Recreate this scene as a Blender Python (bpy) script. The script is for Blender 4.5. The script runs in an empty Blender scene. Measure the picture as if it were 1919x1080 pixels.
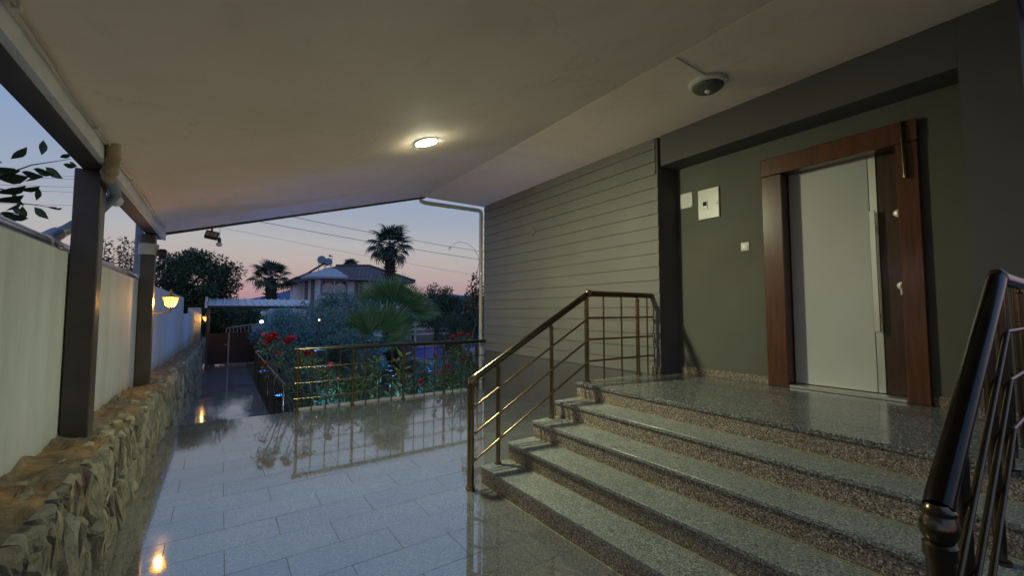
import bpy, bmesh, math, random
import numpy as np
from mathutils import Vector, Matrix, noise

R = math.radians
rng = random.Random(7)
nrg = np.random.default_rng(7)
sc = bpy.context.scene
C = sc.collection

# ------------------------------------------------------------------ camera
FPX, PITCH, YAW, EYE = 786.0, R(3.277), R(34.668), 1.46
cd = bpy.data.cameras.new('camera')
cam = bpy.data.objects.new('camera', cd)
C.objects.link(cam)
cd.sensor_width = 36.0
cd.lens = FPX / 1919.0 * 36.0
cd.clip_start, cd.clip_end = 0.05, 6000
cam.location = (0, 0, EYE)
cam.rotation_euler = (R(90) + PITCH, 0, -YAW)
sc.camera = cam

# ------------------------------------------------------------------ dusk sky
w = bpy.data.worlds.new('World')
sc.world = w
w.use_nodes = True
nt = w.node_tree
bg = nt.nodes['Background']
tc = nt.nodes.new('ShaderNodeTexCoord')
sep = nt.nodes.new('ShaderNodeSeparateXYZ')
nt.links.new(tc.outputs['Generated'], sep.inputs[0])
ramp = nt.nodes.new('ShaderNodeValToRGB')
nt.links.new(sep.outputs['Z'], ramp.inputs[0])


def s2l(c):
    return tuple(((v / 255.0) / 12.92 if v <= 10 else ((v / 255.0 + 0.055) / 1.055) ** 2.4) for v in c)


stops = [(0.0, (142, 112, 133)), (0.03, (154, 128, 145)), (0.065, (165, 146, 152)), (0.11, (170, 160, 160)),
         (0.15, (166, 166, 170)), (0.205, (148, 157, 173)), (0.37, (120, 148, 190)), (1.0, (96, 130, 192))]
el = ramp.color_ramp.elements
while len(el) < len(stops):
    el.new(0.5)
for e, (p, c) in zip(el, stops):
    e.position = p
    e.color = (*s2l(c), 1)
sky = nt.nodes.new('ShaderNodeTexSky')
sky.sky_type = 'NISHITA'
sky.sun_disc = False
sky.sun_elevation = R(-1.5)
sky.sun_rotation = R(5)
mixs = nt.nodes.new('ShaderNodeMix')
mixs.data_type = 'RGBA'
mixs.blend_type = 'ADD'
mixs.inputs['Factor'].default_value = 0.06
nt.links.new(ramp.outputs[0], mixs.inputs['A'])
nt.links.new(sky.outputs[0], mixs.inputs['B'])
nt.links.new(mixs.outputs['Result'], bg.inputs[0])
bg.inputs[1].default_value = 1.06

vs = sc.view_settings
vs.view_transform = 'Standard'
vs.look = 'None'
vs.exposure = 0.0
vs.gamma = 1.0
sc.cycles.use_denoising = True
sc.cycles.sample_clamp_indirect = 4.0
sc.cycles.max_bounces = 8
sc.cycles.diffuse_bounces = 4
sc.cycles.caustics_reflective = True
sc.cycles.caustics_refractive = False

LAMP_MAIN = 870.0


# ------------------------------------------------------------------ node helpers
def new_mat(name):
    m = bpy.data.materials.new(name)
    m.use_nodes = True
    return m, m.node_tree, m.node_tree.nodes['Principled BSDF']


def nd(t, typ, **kw):
    n = t.nodes.new(typ)
    for k, v in kw.items():
        if k in n.inputs:
            n.inputs[k].default_value = v
        else:
            setattr(n, k, v)
    return n


def rampnode(t, fac, cols):
    r = t.nodes.new('ShaderNodeValToRGB')
    e = r.color_ramp.elements
    while len(e) < len(cols):
        e.new(0.5)
    for x, (p, c) in zip(e, cols):
        x.position = p
        x.color = (*c, 1)
    t.links.new(fac, r.inputs[0])
    return r.outputs[0]


def mixc(t, f, a, b, mode='MIX'):
    m = t.nodes.new('ShaderNodeMix')
    m.data_type = 'RGBA'
    m.blend_type = mode
    for s, v in (('Factor', f), ('A', a), ('B', b)):
        if hasattr(v, 'links'):
            t.links.new(v, m.inputs[s])
        elif s == 'Factor':
            m.inputs[s].default_value = v
        else:
            m.inputs[s].default_value = (*v, 1)
    return m.outputs['Result']


def pos(t, scale=(1, 1, 1), local=False):
    if local:
        g = t.nodes.new('ShaderNodeTexCoord').outputs['Object']
    else:
        g = t.nodes.new('ShaderNodeNewGeometry').outputs['Position']
    mp = t.nodes.new('ShaderNodeMapping')
    mp.inputs['Scale'].default_value = scale
    t.links.new(g, mp.inputs[0])
    return mp.outputs[0]


def noise_n(t, vec, scale, detail=4, rough=0.55):
    n = nd(t, 'ShaderNodeTexNoise', Scale=scale, Detail=detail, Roughness=rough)
    t.links.new(vec, n.inputs['Vector'])
    return n.outputs[0]


def bump(t, b, h, strength, dist):
    n = nd(t, 'ShaderNodeBump', Strength=strength, Distance=dist)
    t.links.new(h, n.inputs['Height'])
    t.links.new(n.outputs[0], b.inputs['Normal'])


def simple(name, col, rough=0.5, metal=0.0, var=0.15, vscale=6.0, bscale=None, bstr=0.2, bdist=0.002, spec=0.5, coat=0.0):
    m, t, b = new_mat(name)
    p = pos(t)
    n = noise_n(t, p, vscale, 5)
    lo = tuple(c * (1 - var) for c in col)
    hi = tuple(min(1, c * (1 + var)) for c in col)
    t.links.new(rampnode(t, n, [(0.3, lo), (0.7, hi)]), b.inputs['Base Color'])
    b.inputs['Roughness'].default_value = rough
    b.inputs['Metallic'].default_value = metal
    b.inputs['Specular IOR Level'].default_value = spec
    b.inputs['Coat Weight'].default_value = coat
    if bscale:
        bump(t, b, noise_n(t, p, bscale, 4), bstr, bdist)
    return m


def emit(name, col, strength):
    m, t, b = new_mat(name)
    b.inputs['Base Color'].default_value = (*col, 1)
    b.inputs['Emission Color'].default_value = (*col, 1)
    b.inputs['Emission Strength'].default_value = strength
    b.inputs['Roughness'].default_value = 0.4
    return m


def granite(name, c0, c1, c2, rough, scale=190.0, tint=0.12, polish=True, ior=1.6, stain=0.25, tile_tone=True):
    """speckled granite; every slab has its own slight tone"""
    m, t, b = new_mat(name)
    p = pos(t)
    v = nd(t, 'ShaderNodeTexVoronoi', Scale=scale)
    t.links.new(p, v.inputs['Vector'])
    sp = nd(t, 'ShaderNodeSeparateColor')
    t.links.new(v.outputs['Color'], sp.inputs[0])
    col = rampnode(t, sp.outputs[0], [(0.12, c0), (0.4, c1), (0.72, c1), (0.95, c2)])
    big = noise_n(t, p, 2.3, 6, 0.65)
    col = mixc(t, stain, col, rampnode(t, big, [(0.32, (0.25, 0.25, 0.26)), (0.5, (0.5, 0.5, 0.5)), (0.7, (0.72, 0.7, 0.66))]), 'OVERLAY')
    oi = t.nodes.new('ShaderNodeObjectInfo')
    if tile_tone:
        col = mixc(t, 1.0, col, rampnode(t, oi.outputs['Random'], [(0, (1 - tint,) * 3), (1, (1 + tint,) * 3)]), 'MULTIPLY')
    t.links.new(col, b.inputs['Base Color'])
    rn = noise_n(t, p, 2.6, 8, 0.68)
    mr = nd(t, 'ShaderNodeMapRange')
    mr.inputs['From Min'].default_value, mr.inputs['From Max'].default_value = 0.3, 0.75
    mr.inputs['To Min'].default_value, mr.inputs['To Max'].default_value = rough * 0.6, rough * 2.2
    t.links.new(rn, mr.inputs['Value'])
    t.links.new(mr.outputs[0], b.inputs['Roughness'])
    if polish:
        b.inputs['IOR'].default_value = ior
        bump(t, b, noise_n(t, p, 3.2, 3), 0.035, 0.01)
    else:
        bump(t, b, v.outputs['Distance'], 0.25, 0.003)
    return m


def foliage(name, cols, rough=0.5, trans=0.12, per='Random Per Island'):
    m, t, b = new_mat(name)
    g = t.nodes.new('ShaderNodeNewGeometry')
    n = len(cols)
    out = rampnode(t, g.outputs[per], [(i / (n - 1), c) for i, c in enumerate(cols)])
    t.links.new(out, b.inputs['Base Color'])
    b.inputs['Roughness'].default_value = rough
    b.inputs['Subsurface Weight'].default_value = 0
    b.inputs['Transmission Weight'].default_value = 0
    tr = t.nodes.new('ShaderNodeBsdfTranslucent')
    t.links.new(out, tr.inputs[0])
    mx = t.nodes.new('ShaderNodeMixShader')
    mx.inputs[0].default_value = trans
    t.links.new(b.outputs[0], mx.inputs[1])
    t.links.new(tr.outputs[0], mx.inputs[2])
    t.links.new(mx.outputs[0], t.nodes['Material Output'].inputs[0])
    return m


# ------------------------------------------------------------------ materials
M = {}
M['floor'] = granite('polished_granite_tile', (0.095, 0.1, 0.1), (0.14, 0.145, 0.145), (0.22, 0.22, 0.22), 0.042, 150, ior=3.6)
M['tread'] = granite('granite_tread', (0.07, 0.08, 0.075), (0.21, 0.23, 0.215), (0.5, 0.52, 0.48), 0.3, 170, 0.1)
M['riser'] = granite('granite_riser', (0.06, 0.045, 0.035), (0.22, 0.175, 0.135), (0.55, 0.48, 0.38), 0.45, 150, 0.08, polish=False)
M['landing'] = granite('granite_landing', (0.06, 0.066, 0.06), (0.15, 0.16, 0.15), (0.36, 0.37, 0.35), 0.11, 120, 0.12)
M['bead'] = simple('sealant_bead', (0.34, 0.3, 0.16), 0.6, var=0.25, vscale=20)
M['grout'] = simple('tile_joint', (0.075, 0.072, 0.066), 0.85, var=0.3, vscale=9)
M['ceiling'] = None
M['white_trim'] = simple('white_painted_trim', (0.68, 0.68, 0.68), 0.5, var=0.12, vscale=5)
M['dark_wall'] = simple('dark_grey_render', (0.105, 0.1, 0.095), 0.82, var=0.1, vscale=2.0, bscale=120, bstr=0.35, bdist=0.002)
M['niche'] = simple('grey_green_render', (0.122, 0.122, 0.1), 0.8, var=0.08, vscale=2.2, bscale=120, bstr=0.3, bdist=0.002)
M['post'] = simple('dark_brown_steel', (0.075, 0.062, 0.05), 0.42, var=0.2, vscale=4)
M['pvc_tan'] = simple('tan_pipe', (0.42, 0.31, 0.17), 0.4, var=0.2, vscale=14)
M['pvc_cream'] = simple('cream_pipe', (0.5, 0.47, 0.38), 0.42, var=0.15, vscale=8)
M['pvc_grey'] = simple('grey_blue_pipe', (0.2, 0.24, 0.3), 0.4, var=0.12, vscale=8)
M['steel'] = simple('galvanised_steel', (0.6, 0.6, 0.62), 0.28, 1.0, var=0.12, vscale=10)
M['bronze'] = simple('bronze_tube', (0.28, 0.2, 0.11), 0.22, 1.0, var=0.14, vscale=7)
M['bronze_dark'] = simple('bronze_handrail', (0.12, 0.098, 0.06), 0.22, 1.0, var=0.14, vscale=7)
M['black'] = simple('black_plastic', (0.015, 0.015, 0.016), 0.4, var=0.1)
M['white_plastic'] = simple('white_plastic', (0.7, 0.69, 0.62), 0.35, var=0.05)
M['chrome'] = simple('brushed_steel', (0.72, 0.7, 0.66), 0.42, 1.0, var=0.05)
M['glass_dark'] = simple('dark_glass', (0.02, 0.023, 0.03), 0.08, var=0.1)
M['frost'] = simple('grey_frosted_dome', (0.1, 0.105, 0.09), 0.35, var=0.1)
M['door_white'] = simple('white_gloss_panel', (0.57, 0.58, 0.55), 0.22, var=0.04, vscale=2)
M['bulb_off'] = simple('milky_bulb', (0.62, 0.62, 0.6), 0.3, var=0.03)
M['bark'] = simple('bark', (0.075, 0.055, 0.04), 0.9, var=0.35, vscale=12, bscale=40, bstr=0.7, bdist=0.01)
M['stem'] = simple('green_stem', (0.07, 0.085, 0.03), 0.7, var=0.3, vscale=20)
M['soil'] = simple('garden_soil', (0.045, 0.04, 0.03), 0.95, var=0.4, vscale=3, bscale=30, bstr=0.6, bdist=0.03)
M['wire'] = simple('black_cable', (0.06, 0.06, 0.07), 0.6, var=0.1)
M['gate'] = simple('brown_gate_sheet', (0.04, 0.016, 0.012), 0.5, var=0.2, vscale=4)
M['gate_frame'] = simple('pale_gate_frame', (0.32, 0.27, 0.22), 0.45, var=0.2, vscale=6)
M['sheet'] = simple('pale_roof_sheet', (0.55, 0.56, 0.6), 0.42, var=0.12, vscale=3)
M['facade'] = simple('whitewashed_render', (0.78, 0.8, 0.88), 0.85, var=0.1, vscale=1.4, bscale=10, bstr=0.2, bdist=0.01)
M['frame_grey'] = simple('grey_window_frame', (0.16, 0.17, 0.2), 0.5, var=0.1)
M['curtain'] = simple('cream_curtain', (0.5, 0.45, 0.42), 0.9, var=0.25, vscale=6)
M['soffit'] = simple('pale_metal_roof', (0.42, 0.43, 0.48), 0.6, var=0.08, vscale=2)
M['pink'] = simple('pale_pink_cloth', (0.6, 0.38, 0.38), 0.8, var=0.12)
M['hill'] = simple('hazy_wooded_hill', (0.12, 0.16, 0.27), 1.0, var=0.3, vscale=0.03, spec=0.0)  # blue of distant haze is put into the hill colour
M['pool'] = simple('blue_pool_water', (0.008, 0.035, 0.3), 0.35, var=0.25, vscale=1.5, bscale=5, bstr=0.5, bdist=0.05, spec=0.12)
M['coping'] = simple('pool_coping', (0.4, 0.38, 0.36), 0.7, var=0.15, vscale=3)
M['tank'] = simple('blue_grey_tank', (0.22, 0.28, 0.36), 0.5, var=0.1)
M['lantern_metal'] = simple('gilded_lantern_metal', (0.42, 0.27, 0.08), 0.35, 0.8, var=0.2, vscale=30)
M['downlight'] = emit('downlight_diffuser', (0.98, 1.0, 0.66), LAMP_MAIN)
M['warm_far'] = emit('lit_far_lamp', (1.0, 0.6, 0.3), 9)
M['cool_far'] = emit('lit_white_lamp', (0.9, 1.0, 0.92), 12)
M['blue_lamp'] = emit('lit_blue_lamp', (0.05, 0.22, 1.0), 480)
M['switch_led'] = emit('switch_glow', (1.0, 0.85, 0.5), 0.5)

L_OLIVE = [(0.05, 0.115, 0.1), (0.11, 0.23, 0.2), (0.17, 0.33, 0.285), (0.26, 0.44, 0.39)]
L_DARK = [(0.02, 0.04, 0.022), (0.035, 0.07, 0.032), (0.055, 0.1, 0.045), (0.09, 0.14, 0.06)]
L_MID = [(0.03, 0.065, 0.02), (0.06, 0.12, 0.035), (0.1, 0.17, 0.05), (0.14, 0.21, 0.07)]
L_BRIGHT = [(0.1, 0.15, 0.03), (0.16, 0.23, 0.05), (0.22, 0.3, 0.07)]
L_RED = [(0.035, 0.03, 0.02), (0.07, 0.04, 0.03), (0.06, 0.06, 0.025), (0.09, 0.05, 0.04)]
M['olive'] = foliage('olive_leaves', L_OLIVE, 0.5)
M['dark_leaf'] = foliage('dark_leaves', L_DARK, 0.55)
M['mid_leaf'] = foliage('green_leaves', L_MID, 0.5)
M['bright_leaf'] = foliage('bright_leaves', L_BRIGHT, 0.45)
M['red_leaf'] = foliage('reddish_leaves', L_RED, 0.5)
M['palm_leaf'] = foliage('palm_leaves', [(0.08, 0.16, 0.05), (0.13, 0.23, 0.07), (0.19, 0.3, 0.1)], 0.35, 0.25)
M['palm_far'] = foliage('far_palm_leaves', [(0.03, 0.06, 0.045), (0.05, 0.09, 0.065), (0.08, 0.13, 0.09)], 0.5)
M['dead_palm'] = foliage('dry_palm_leaves', [(0.1, 0.08, 0.06), (0.16, 0.13, 0.1), (0.2, 0.17, 0.14)], 0.8)
M['rose_red'] = foliage('red_petals', [(0.32, 0.012, 0.02), (0.5, 0.02, 0.03), (0.62, 0.04, 0.06)], 0.5)
M['rose_pink'] = foliage('pink_petals', [(0.45, 0.1, 0.14), (0.6, 0.2, 0.24), (0.65, 0.32, 0.34)], 0.5)


def stone_mat():
    m, t, b = new_mat('rubble_stone')
    p = pos(t)
    oi = t.nodes.new('ShaderNodeObjectInfo')
    g = t.nodes.new('ShaderNodeNewGeometry')
    add = nd(t, 'ShaderNodeMath', operation='ADD')
    t.links.new(oi.outputs['Random'], add.inputs[0])
    t.links.new(g.outputs['Random Per Island'], add.inputs[1])
    fr = nd(t, 'ShaderNodeMath', operation='FRACT')
    t.links.new(add.outputs[0], fr.inputs[0])
    base = rampnode(t, fr.outputs[0], [(0, (0.22, 0.225, 0.18)), (0.25, (0.31, 0.3, 0.23)), (0.5, (0.4, 0.37, 0.27)),
                                       (0.75, (0.26, 0.27, 0.24)), (1, (0.44, 0.4, 0.3))])
    n1 = noise_n(t, p, 9, 8, 0.7)
    col = mixc(t, 0.75, base, rampnode(t, n1, [(0.3, (0.2, 0.2, 0.17)), (0.5, (0.52, 0.52, 0.5)), (0.72, (0.9, 0.88, 0.8))]), 'OVERLAY')
    n2 = noise_n(t, p, 3.5, 5, 0.6)
    col = mixc(t, rampnode(t, n2, [(0.55, (0, 0, 0)), (0.72, (0.7, 0.7, 0.7))]), col, (0.24, 0.16, 0.075))
    t.links.new(col, b.inputs['Base Color'])
    b.inputs['Roughness'].default_value = 0.9
    bump(t, b, noise_n(t, pos(t, (1, 1, 0.45)), 34, 10, 0.75), 1.0, 0.035)
    return m


def cap_mat():
    m, t, b = new_mat('clay_and_mortar_cap')
    p = pos(t)
    n1 = noise_n(t, p, 7, 8, 0.7)
    n2 = noise_n(t, p, 1.6, 4, 0.6)
    a = rampnode(t, n1, [(0.3, (0.07, 0.05, 0.03)), (0.5, (0.26, 0.165, 0.075)), (0.7, (0.42, 0.29, 0.15))])
    c = rampnode(t, n1, [(0.3, (0.07, 0.065, 0.05)), (0.55, (0.16, 0.145, 0.11)), (0.75, (0.34, 0.32, 0.27))])
    t.links.new(mixc(t, rampnode(t, n2, [(0.42, (0, 0, 0)), (0.58, (1, 1, 1))]), a, c), b.inputs['Base Color'])
    b.inputs['Roughness'].default_value = 0.95
    bump(t, b, noise_n(t, p, 34, 9, 0.75), 1.0, 0.018)
    return m


def whitewall_mat():
    m, t, b = new_mat('whitewashed_wall')
    p = pos(t)
    n1 = noise_n(t, pos(t, (1, 2.4, 0.5)), 1.7, 8, 0.68)
    col = rampnode(t, n1, [(0.28, (0.36, 0.39, 0.385)), (0.5, (0.47, 0.5, 0.5)), (0.75, (0.55, 0.575, 0.575))])
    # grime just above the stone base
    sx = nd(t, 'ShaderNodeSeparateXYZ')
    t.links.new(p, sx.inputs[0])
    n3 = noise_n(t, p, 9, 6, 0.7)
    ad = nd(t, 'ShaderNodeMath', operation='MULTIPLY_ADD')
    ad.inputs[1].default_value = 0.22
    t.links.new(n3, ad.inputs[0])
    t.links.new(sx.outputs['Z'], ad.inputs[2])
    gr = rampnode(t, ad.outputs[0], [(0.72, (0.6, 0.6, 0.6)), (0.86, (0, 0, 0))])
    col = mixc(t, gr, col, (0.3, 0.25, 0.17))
    t.links.new(col, b.inputs['Base Color'])
    b.inputs['Roughness'].default_value = 0.8
    bump(t, b, noise_n(t, p, 60, 5), 0.25, 0.003)
    return m


def wood_mat(name, c0, c1, rough=0.3):
    m, t, b = new_mat(name)
    p = pos(t, (14, 14, 0.9))
    n = noise_n(t, p, 3.0, 7, 0.6)
    t.links.new(rampnode(t, n, [(0.28, c0), (0.72, c1)]), b.inputs['Base Color'])
    b.inputs['Roughness'].default_value = rough
    b.inputs['Coat Weight'].default_value = 0.6
    b.inputs['Coat Roughness'].default_value = 0.14
    bump(t, b, n, 0.12, 0.002)
    return m


def path_mat():
    m, t, b = new_mat('wet_path_tiles')
    p = pos(t)
    br = nd(t, 'ShaderNodeTexBrick')
    br.inputs['Scale'].default_value = 1.0
    br.inputs['Brick Width'].default_value = 0.61
    br.inputs['Row Height'].default_value = 0.303
    br.inputs['Mortar Size'].default_value = 0.006
    br.inputs['Color1'].default_value = (0.17, 0.165, 0.17, 1)
    br.inputs['Color2'].default_value = (0.22, 0.21, 0.21, 1)
    br.inputs['Mortar'].default_value = (0.06, 0.06, 0.06, 1)
    t.links.new(p, br.inputs['Vector'])
    n = noise_n(t, p, 2.0, 6, 0.6)
    col = mixc(t, 0.4, br.outputs['Color'], rampnode(t, n, [(0.3, (0.3, 0.3, 0.3)), (0.7, (0.65, 0.65, 0.65))]), 'OVERLAY')
    t.links.new(col, b.inputs['Base Color'])
    t.links.new(rampnode(t, n, [(0.35, (0.03,) * 3), (0.65, (0.14,) * 3)]), b.inputs['Roughness'])
    b.inputs['IOR'].default_value = 3.0
    bump(t, b, n, 0.05, 0.01)
    return m


def roof_tile_mat():
    m, t, b = new_mat('dark_clay_roof_tiles')
    p = pos(t)
    br = nd(t, 'ShaderNodeTexBrick')
    br.inputs['Scale'].default_value = 1.0
    br.inputs['Brick Width'].default_value = 0.3
    br.inputs['Row Height'].default_value = 0.16
    br.inputs['Mortar Size'].default_value = 0.03
    br.inputs['Color1'].default_value = (0.12, 0.085, 0.09, 1)
    br.inputs['Color2'].default_value = (0.19, 0.13, 0.13, 1)
    br.inputs['Mortar'].default_value = (0.035, 0.03, 0.035, 1)
    mp = t.nodes.new('ShaderNodeMapping')
    mp.inputs['Rotation'].default_value = (R(90), 0, 0)
    t.links.new(p, mp.inputs[0])
    t.links.new(mp.outputs[0], br.inputs['Vector'])
    t.links.new(br.outputs['Color'], b.inputs['Base Color'])
    b.inputs['Roughness'].default_value = 0.75
    bump(t, b, br.outputs['Fac'], -0.8, 0.05)
    return m


def ceiling_mat():
    m, t, b = new_mat('cream_ceiling_paint')
    p = pos(t)
    n1 = noise_n(t, p, 0.9, 6, 0.62)
    col = rampnode(t, n1, [(0.3, (0.82, 0.67, 0.56)), (0.5, (0.9, 0.75, 0.645)), (0.7, (0.93, 0.79, 0.69))])
    n2 = noise_n(t, pos(t, (1.4, 0.5, 1)), 5, 7, 0.7)
    col = mixc(t, rampnode(t, n2, [(0.58, (0, 0, 0)), (0.78, (0.35, 0.35, 0.35))]), col, (0.6, 0.5, 0.38))
    t.links.new(col, b.inputs['Base Color'])
    b.inputs['Roughness'].default_value = 0.8
    wv = nd(t, 'ShaderNodeVectorMath', operation='ADD')
    nz = nd(t, 'ShaderNodeTexNoise', Scale=3.0, Detail=6.0, Roughness=0.65)
    t.links.new(p, nz.inputs['Vector'])
    sc_ = nd(t, 'ShaderNodeVectorMath', operation='SCALE')
    sc_.inputs['Scale'].default_value = 0.55
    t.links.new(nz.outputs['Color'], sc_.inputs[0])
    t.links.new(p, wv.inputs[0])
    t.links.new(sc_.outputs[0], wv.inputs[1])
    vo = nd(t, 'ShaderNodeTexVoronoi', Scale=0.42)
    vo.feature = 'DISTANCE_TO_EDGE'
    t.links.new(wv.outputs[0], vo.inputs['Vector'])
    cr = rampnode(t, vo.outputs['Distance'], [(0.0, (0.22, 0.22, 0.22)), (0.0022, (0, 0, 0))])
    col = mixc(t, cr, col, (0.3, 0.24, 0.18))
    t.links.new(col, b.inputs['Base Color'])
    bump(t, b, mixc(t, 0.35, noise_n(t, p, 2.2, 5), noise_n(t, p, 75, 3)), 0.5, 0.014)
    return m


M['ceiling'] = ceiling_mat()
M['stone'] = stone_mat()
M['cap'] = cap_mat()
M['white_wall'] = whitewall_mat()
M['wood'] = wood_mat('mahogany_frame', (0.055, 0.017, 0.006), (0.15, 0.048, 0.015))
M['wood_dark'] = wood_mat('dark_mahogany_leaf', (0.032, 0.013, 0.006), (0.075, 0.03, 0.012), 0.35)
M['siding'] = simple('grey_green_siding', (0.165, 0.16, 0.14), 0.6, var=0.09, vscale=1.6, bscale=45, bstr=0.12, bdist=0.002)
M['path'] = path_mat()
M['roof_tile'] = roof_tile_mat()

# ------------------------------------------------------------------ object helpers
ORG = {}


def props(o, label=None, cat=None, group=None, kind=None):
    if label:
        o['label'] = label
    if cat:
        o['category'] = cat
    if group:
        o['group'] = group
    if kind:
        o['kind'] = kind
    return o


def thing(name, label, cat, loc=(0, 0, 0), group=None):
    o = bpy.data.objects.new(name, None)
    o.empty_display_size = 0.1
    o.location = loc
    C.objects.link(o)
    ORG[o.name] = Vector(loc)
    return props(o, label, cat, group)


def org(p):
    return ORG.get(p.name, Vector((0, 0, 0))) if p else Vector((0, 0, 0))


def obj(name, vf, mat, parent=None, smooth=False, **kw):
    """vf: (verts in world space, faces)"""
    v, f = vf
    o0 = org(parent)
    me = bpy.data.meshes.new(name)
    v = np.asarray(v, dtype=float).reshape(-1, 3) - np.array(o0)
    me.from_pydata(v.tolist(), [], [list(map(int, q)) for q in f])
    me.materials.append(M[mat] if isinstance(mat, str) else mat)
    if smooth:
        me.polygons.foreach_set('use_smooth', [True] * len(me.polygons))
        if smooth != 'all':
            try:
                me.set_sharp_from_angle(angle=R(40))
            except Exception:
                pass
    me.update()
    o = bpy.data.objects.new(name, me)
    C.objects.link(o)
    if parent:
        o.parent = parent
        ORG[o.name] = o0
    return props(o, **kw)


def inst(name, me, loc, parent=None, rot=(0, 0, 0), scale=(1, 1, 1)):
    o = bpy.data.objects.new(name, me)
    o.location = Vector(loc) - org(parent)
    o.rotation_euler = rot
    o.scale = scale
    C.objects.link(o)
    if parent:
        o.parent = parent
    return o


def mesh_of(name, vf, mat, smooth=False):
    me = bpy.data.meshes.new(name)
    me.from_pydata([tuple(map(float, p)) for p in vf[0]], [], [tuple(map(int, q)) for q in vf[1]])
    me.materials.append(M[mat])
    if smooth:
        me.polygons.foreach_set('use_smooth', [True] * len(me.polygons))
        if smooth != 'all':
            me.set_sharp_from_angle(angle=R(40))
    me.update()
    return me


def join(*parts):
    V, F = [], []
    for v, f in parts:
        n = len(V)
        V += [tuple(p) for p in v]
        F += [tuple(i + n for i in q) for q in f]
    return V, F


def box(x0, x1, y0, y1, z0, z1, ch=0.0):
    if x0 > x1: x0, x1 = x1, x0
    if y0 > y1: y0, y1 = y1, y0
    if z0 > z1: z0, z1 = z1, z0
    if ch <= 0:
        v = [(x, y, z) for z in (z0, z1) for y in (y0, y1) for x in (x0, x1)]
        return v, [(0, 2, 3, 1), (4, 5, 7, 6), (0, 1, 5, 4), (2, 6, 7, 3), (0, 4, 6, 2), (1, 3, 7, 5)]
    bm = bmesh.new()
    bmesh.ops.create_cube(bm, size=1)
    bm.transform(Matrix.Translation(((x0 + x1) / 2, (y0 + y1) / 2, (z0 + z1) / 2)) @ Matrix.Diagonal((x1 - x0, y1 - y0, z1 - z0, 1)))
    bmesh.ops.bevel(bm, geom=bm.edges[:] + bm.verts[:], offset=ch, segments=1, affect='EDGES')
    bm.verts.index_update()
    v = [tuple(p.co) for p in bm.verts]
    f = [tuple(p.index for p in q.verts) for q in bm.faces]
    bm.free()
    return v, f


def tube(pts, r, seg=10, cap=True):
    P = [Vector(p) for p in pts]
    rad = list(r) if hasattr(r, '__len__') else [r] * len(P)
    V, F = [], []
    prev = None
    for i, p in enumerate(P):
        if i == 0:
            d = P[1] - p
        elif i == len(P) - 1:
            d = p - P[i - 1]
        else:
            d = (P[i + 1] - p).normalized() + (p - P[i - 1]).normalized()
        d.normalize()
        if prev is None:
            a = d.orthogonal().normalized()
        else:
            a = (prev - d * prev.dot(d))
            a = a.normalized() if a.length > 1e-6 else d.orthogonal().normalized()
        prev = a
        b = d.cross(a)
        for k in range(seg):
            t = 2 * math.pi * k / seg
            V.append(tuple(p + (a * math.cos(t) + b * math.sin(t)) * rad[i]))
    n = len(P)
    for i in range(n - 1):
        for k in range(seg):
            k2 = (k + 1) % seg
            F.append((i * seg + k, i * seg + k2, (i + 1) * seg + k2, (i + 1) * seg + k))
    if cap:
        F.append(tuple(range(seg))[::-1])
        F.append(tuple((n - 1) * seg + k for k in range(seg)))
    return V, F


def lathe(prof, seg=20, at=(0, 0, 0), axis='z'):
    V, F = [], []
    for (r, h) in prof:
        for k in range(seg):
            t = 2 * math.pi * k / seg
            x, y, z = r * math.cos(t), r * math.sin(t), h
            if axis == 'x':
                x, y, z = z, x, y
            elif axis == 'y':
                x, y, z = x, z, y
            V.append((x + at[0], y + at[1], z + at[2]))
    for i in range(len(prof) - 1):
        for k in range(seg):
            k2 = (k + 1) % seg
            q = (i * seg + k, i * seg + k2, (i + 1) * seg + k2, (i + 1) * seg + k)
            F.append(q if axis != 'y' else q[::-1])
    a, b = tuple(range(seg))[::-1], tuple((len(prof) - 1) * seg + k for k in range(seg))
    F += [a, b] if axis != 'y' else [a[::-1], b[::-1]]
    return V, F


def xform(vf, m):
    return [tuple(m @ Vector(p)) for p in vf[0]], vf[1]


def prism(pl, z0, z1):
    n_ = len(pl)
    v = [(x, y, z0) for x, y in pl] + [(x, y, z1) for x, y in pl]
    f = [tuple(range(n_))[::-1], tuple(range(n_, 2 * n_))] + [(i, (i + 1) % n_, (i + 1) % n_ + n_, i + n_) for i in range(n_)]
    return v, f


def extrude_poly(poly, y0, y1):
    """polygon in (x, z), extruded along y"""
    n = len(poly)
    v = [(x, y0, z) for x, z in poly] + [(x, y1, z) for x, z in poly]
    f = [tuple(range(n)), tuple(range(2 * n - 1, n - 1, -1))] + [(i, i + n, (i + 1) % n + n, (i + 1) % n) for i in range(n)]
    return v, f


FW = Vector((math.sin(YAW) * math.cos(PITCH), math.cos(YAW) * math.cos(PITCH), math.sin(PITCH)))
RT = Vector((math.cos(YAW), -math.sin(YAW), 0))
UP = RT.cross(FW)


def at(px, py, Y):
    """the place, at the given distance along the terrace, that was surveyed at this point of the photograph"""
    d = FW * FPX + RT * (px - 959.5) - UP * (py - 540)
    return Vector((0, 0, EYE)) + d * (Y / d.y)


def atx(px, py, X):
    d = FW * FPX + RT * (px - 959.5) - UP * (py - 540)
    return Vector((0, 0, EYE)) + d * (X / d.x)

# ================================================================== THE SETTING
GZ = -0.66          # garden level
PZ = -0.62          # lower path level
YE = 6.95           # far edge of the terrace
XW = 4.15           # house front
XN = 4.45           # back of the door niche
Z0 = 0.75           # landing

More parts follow.
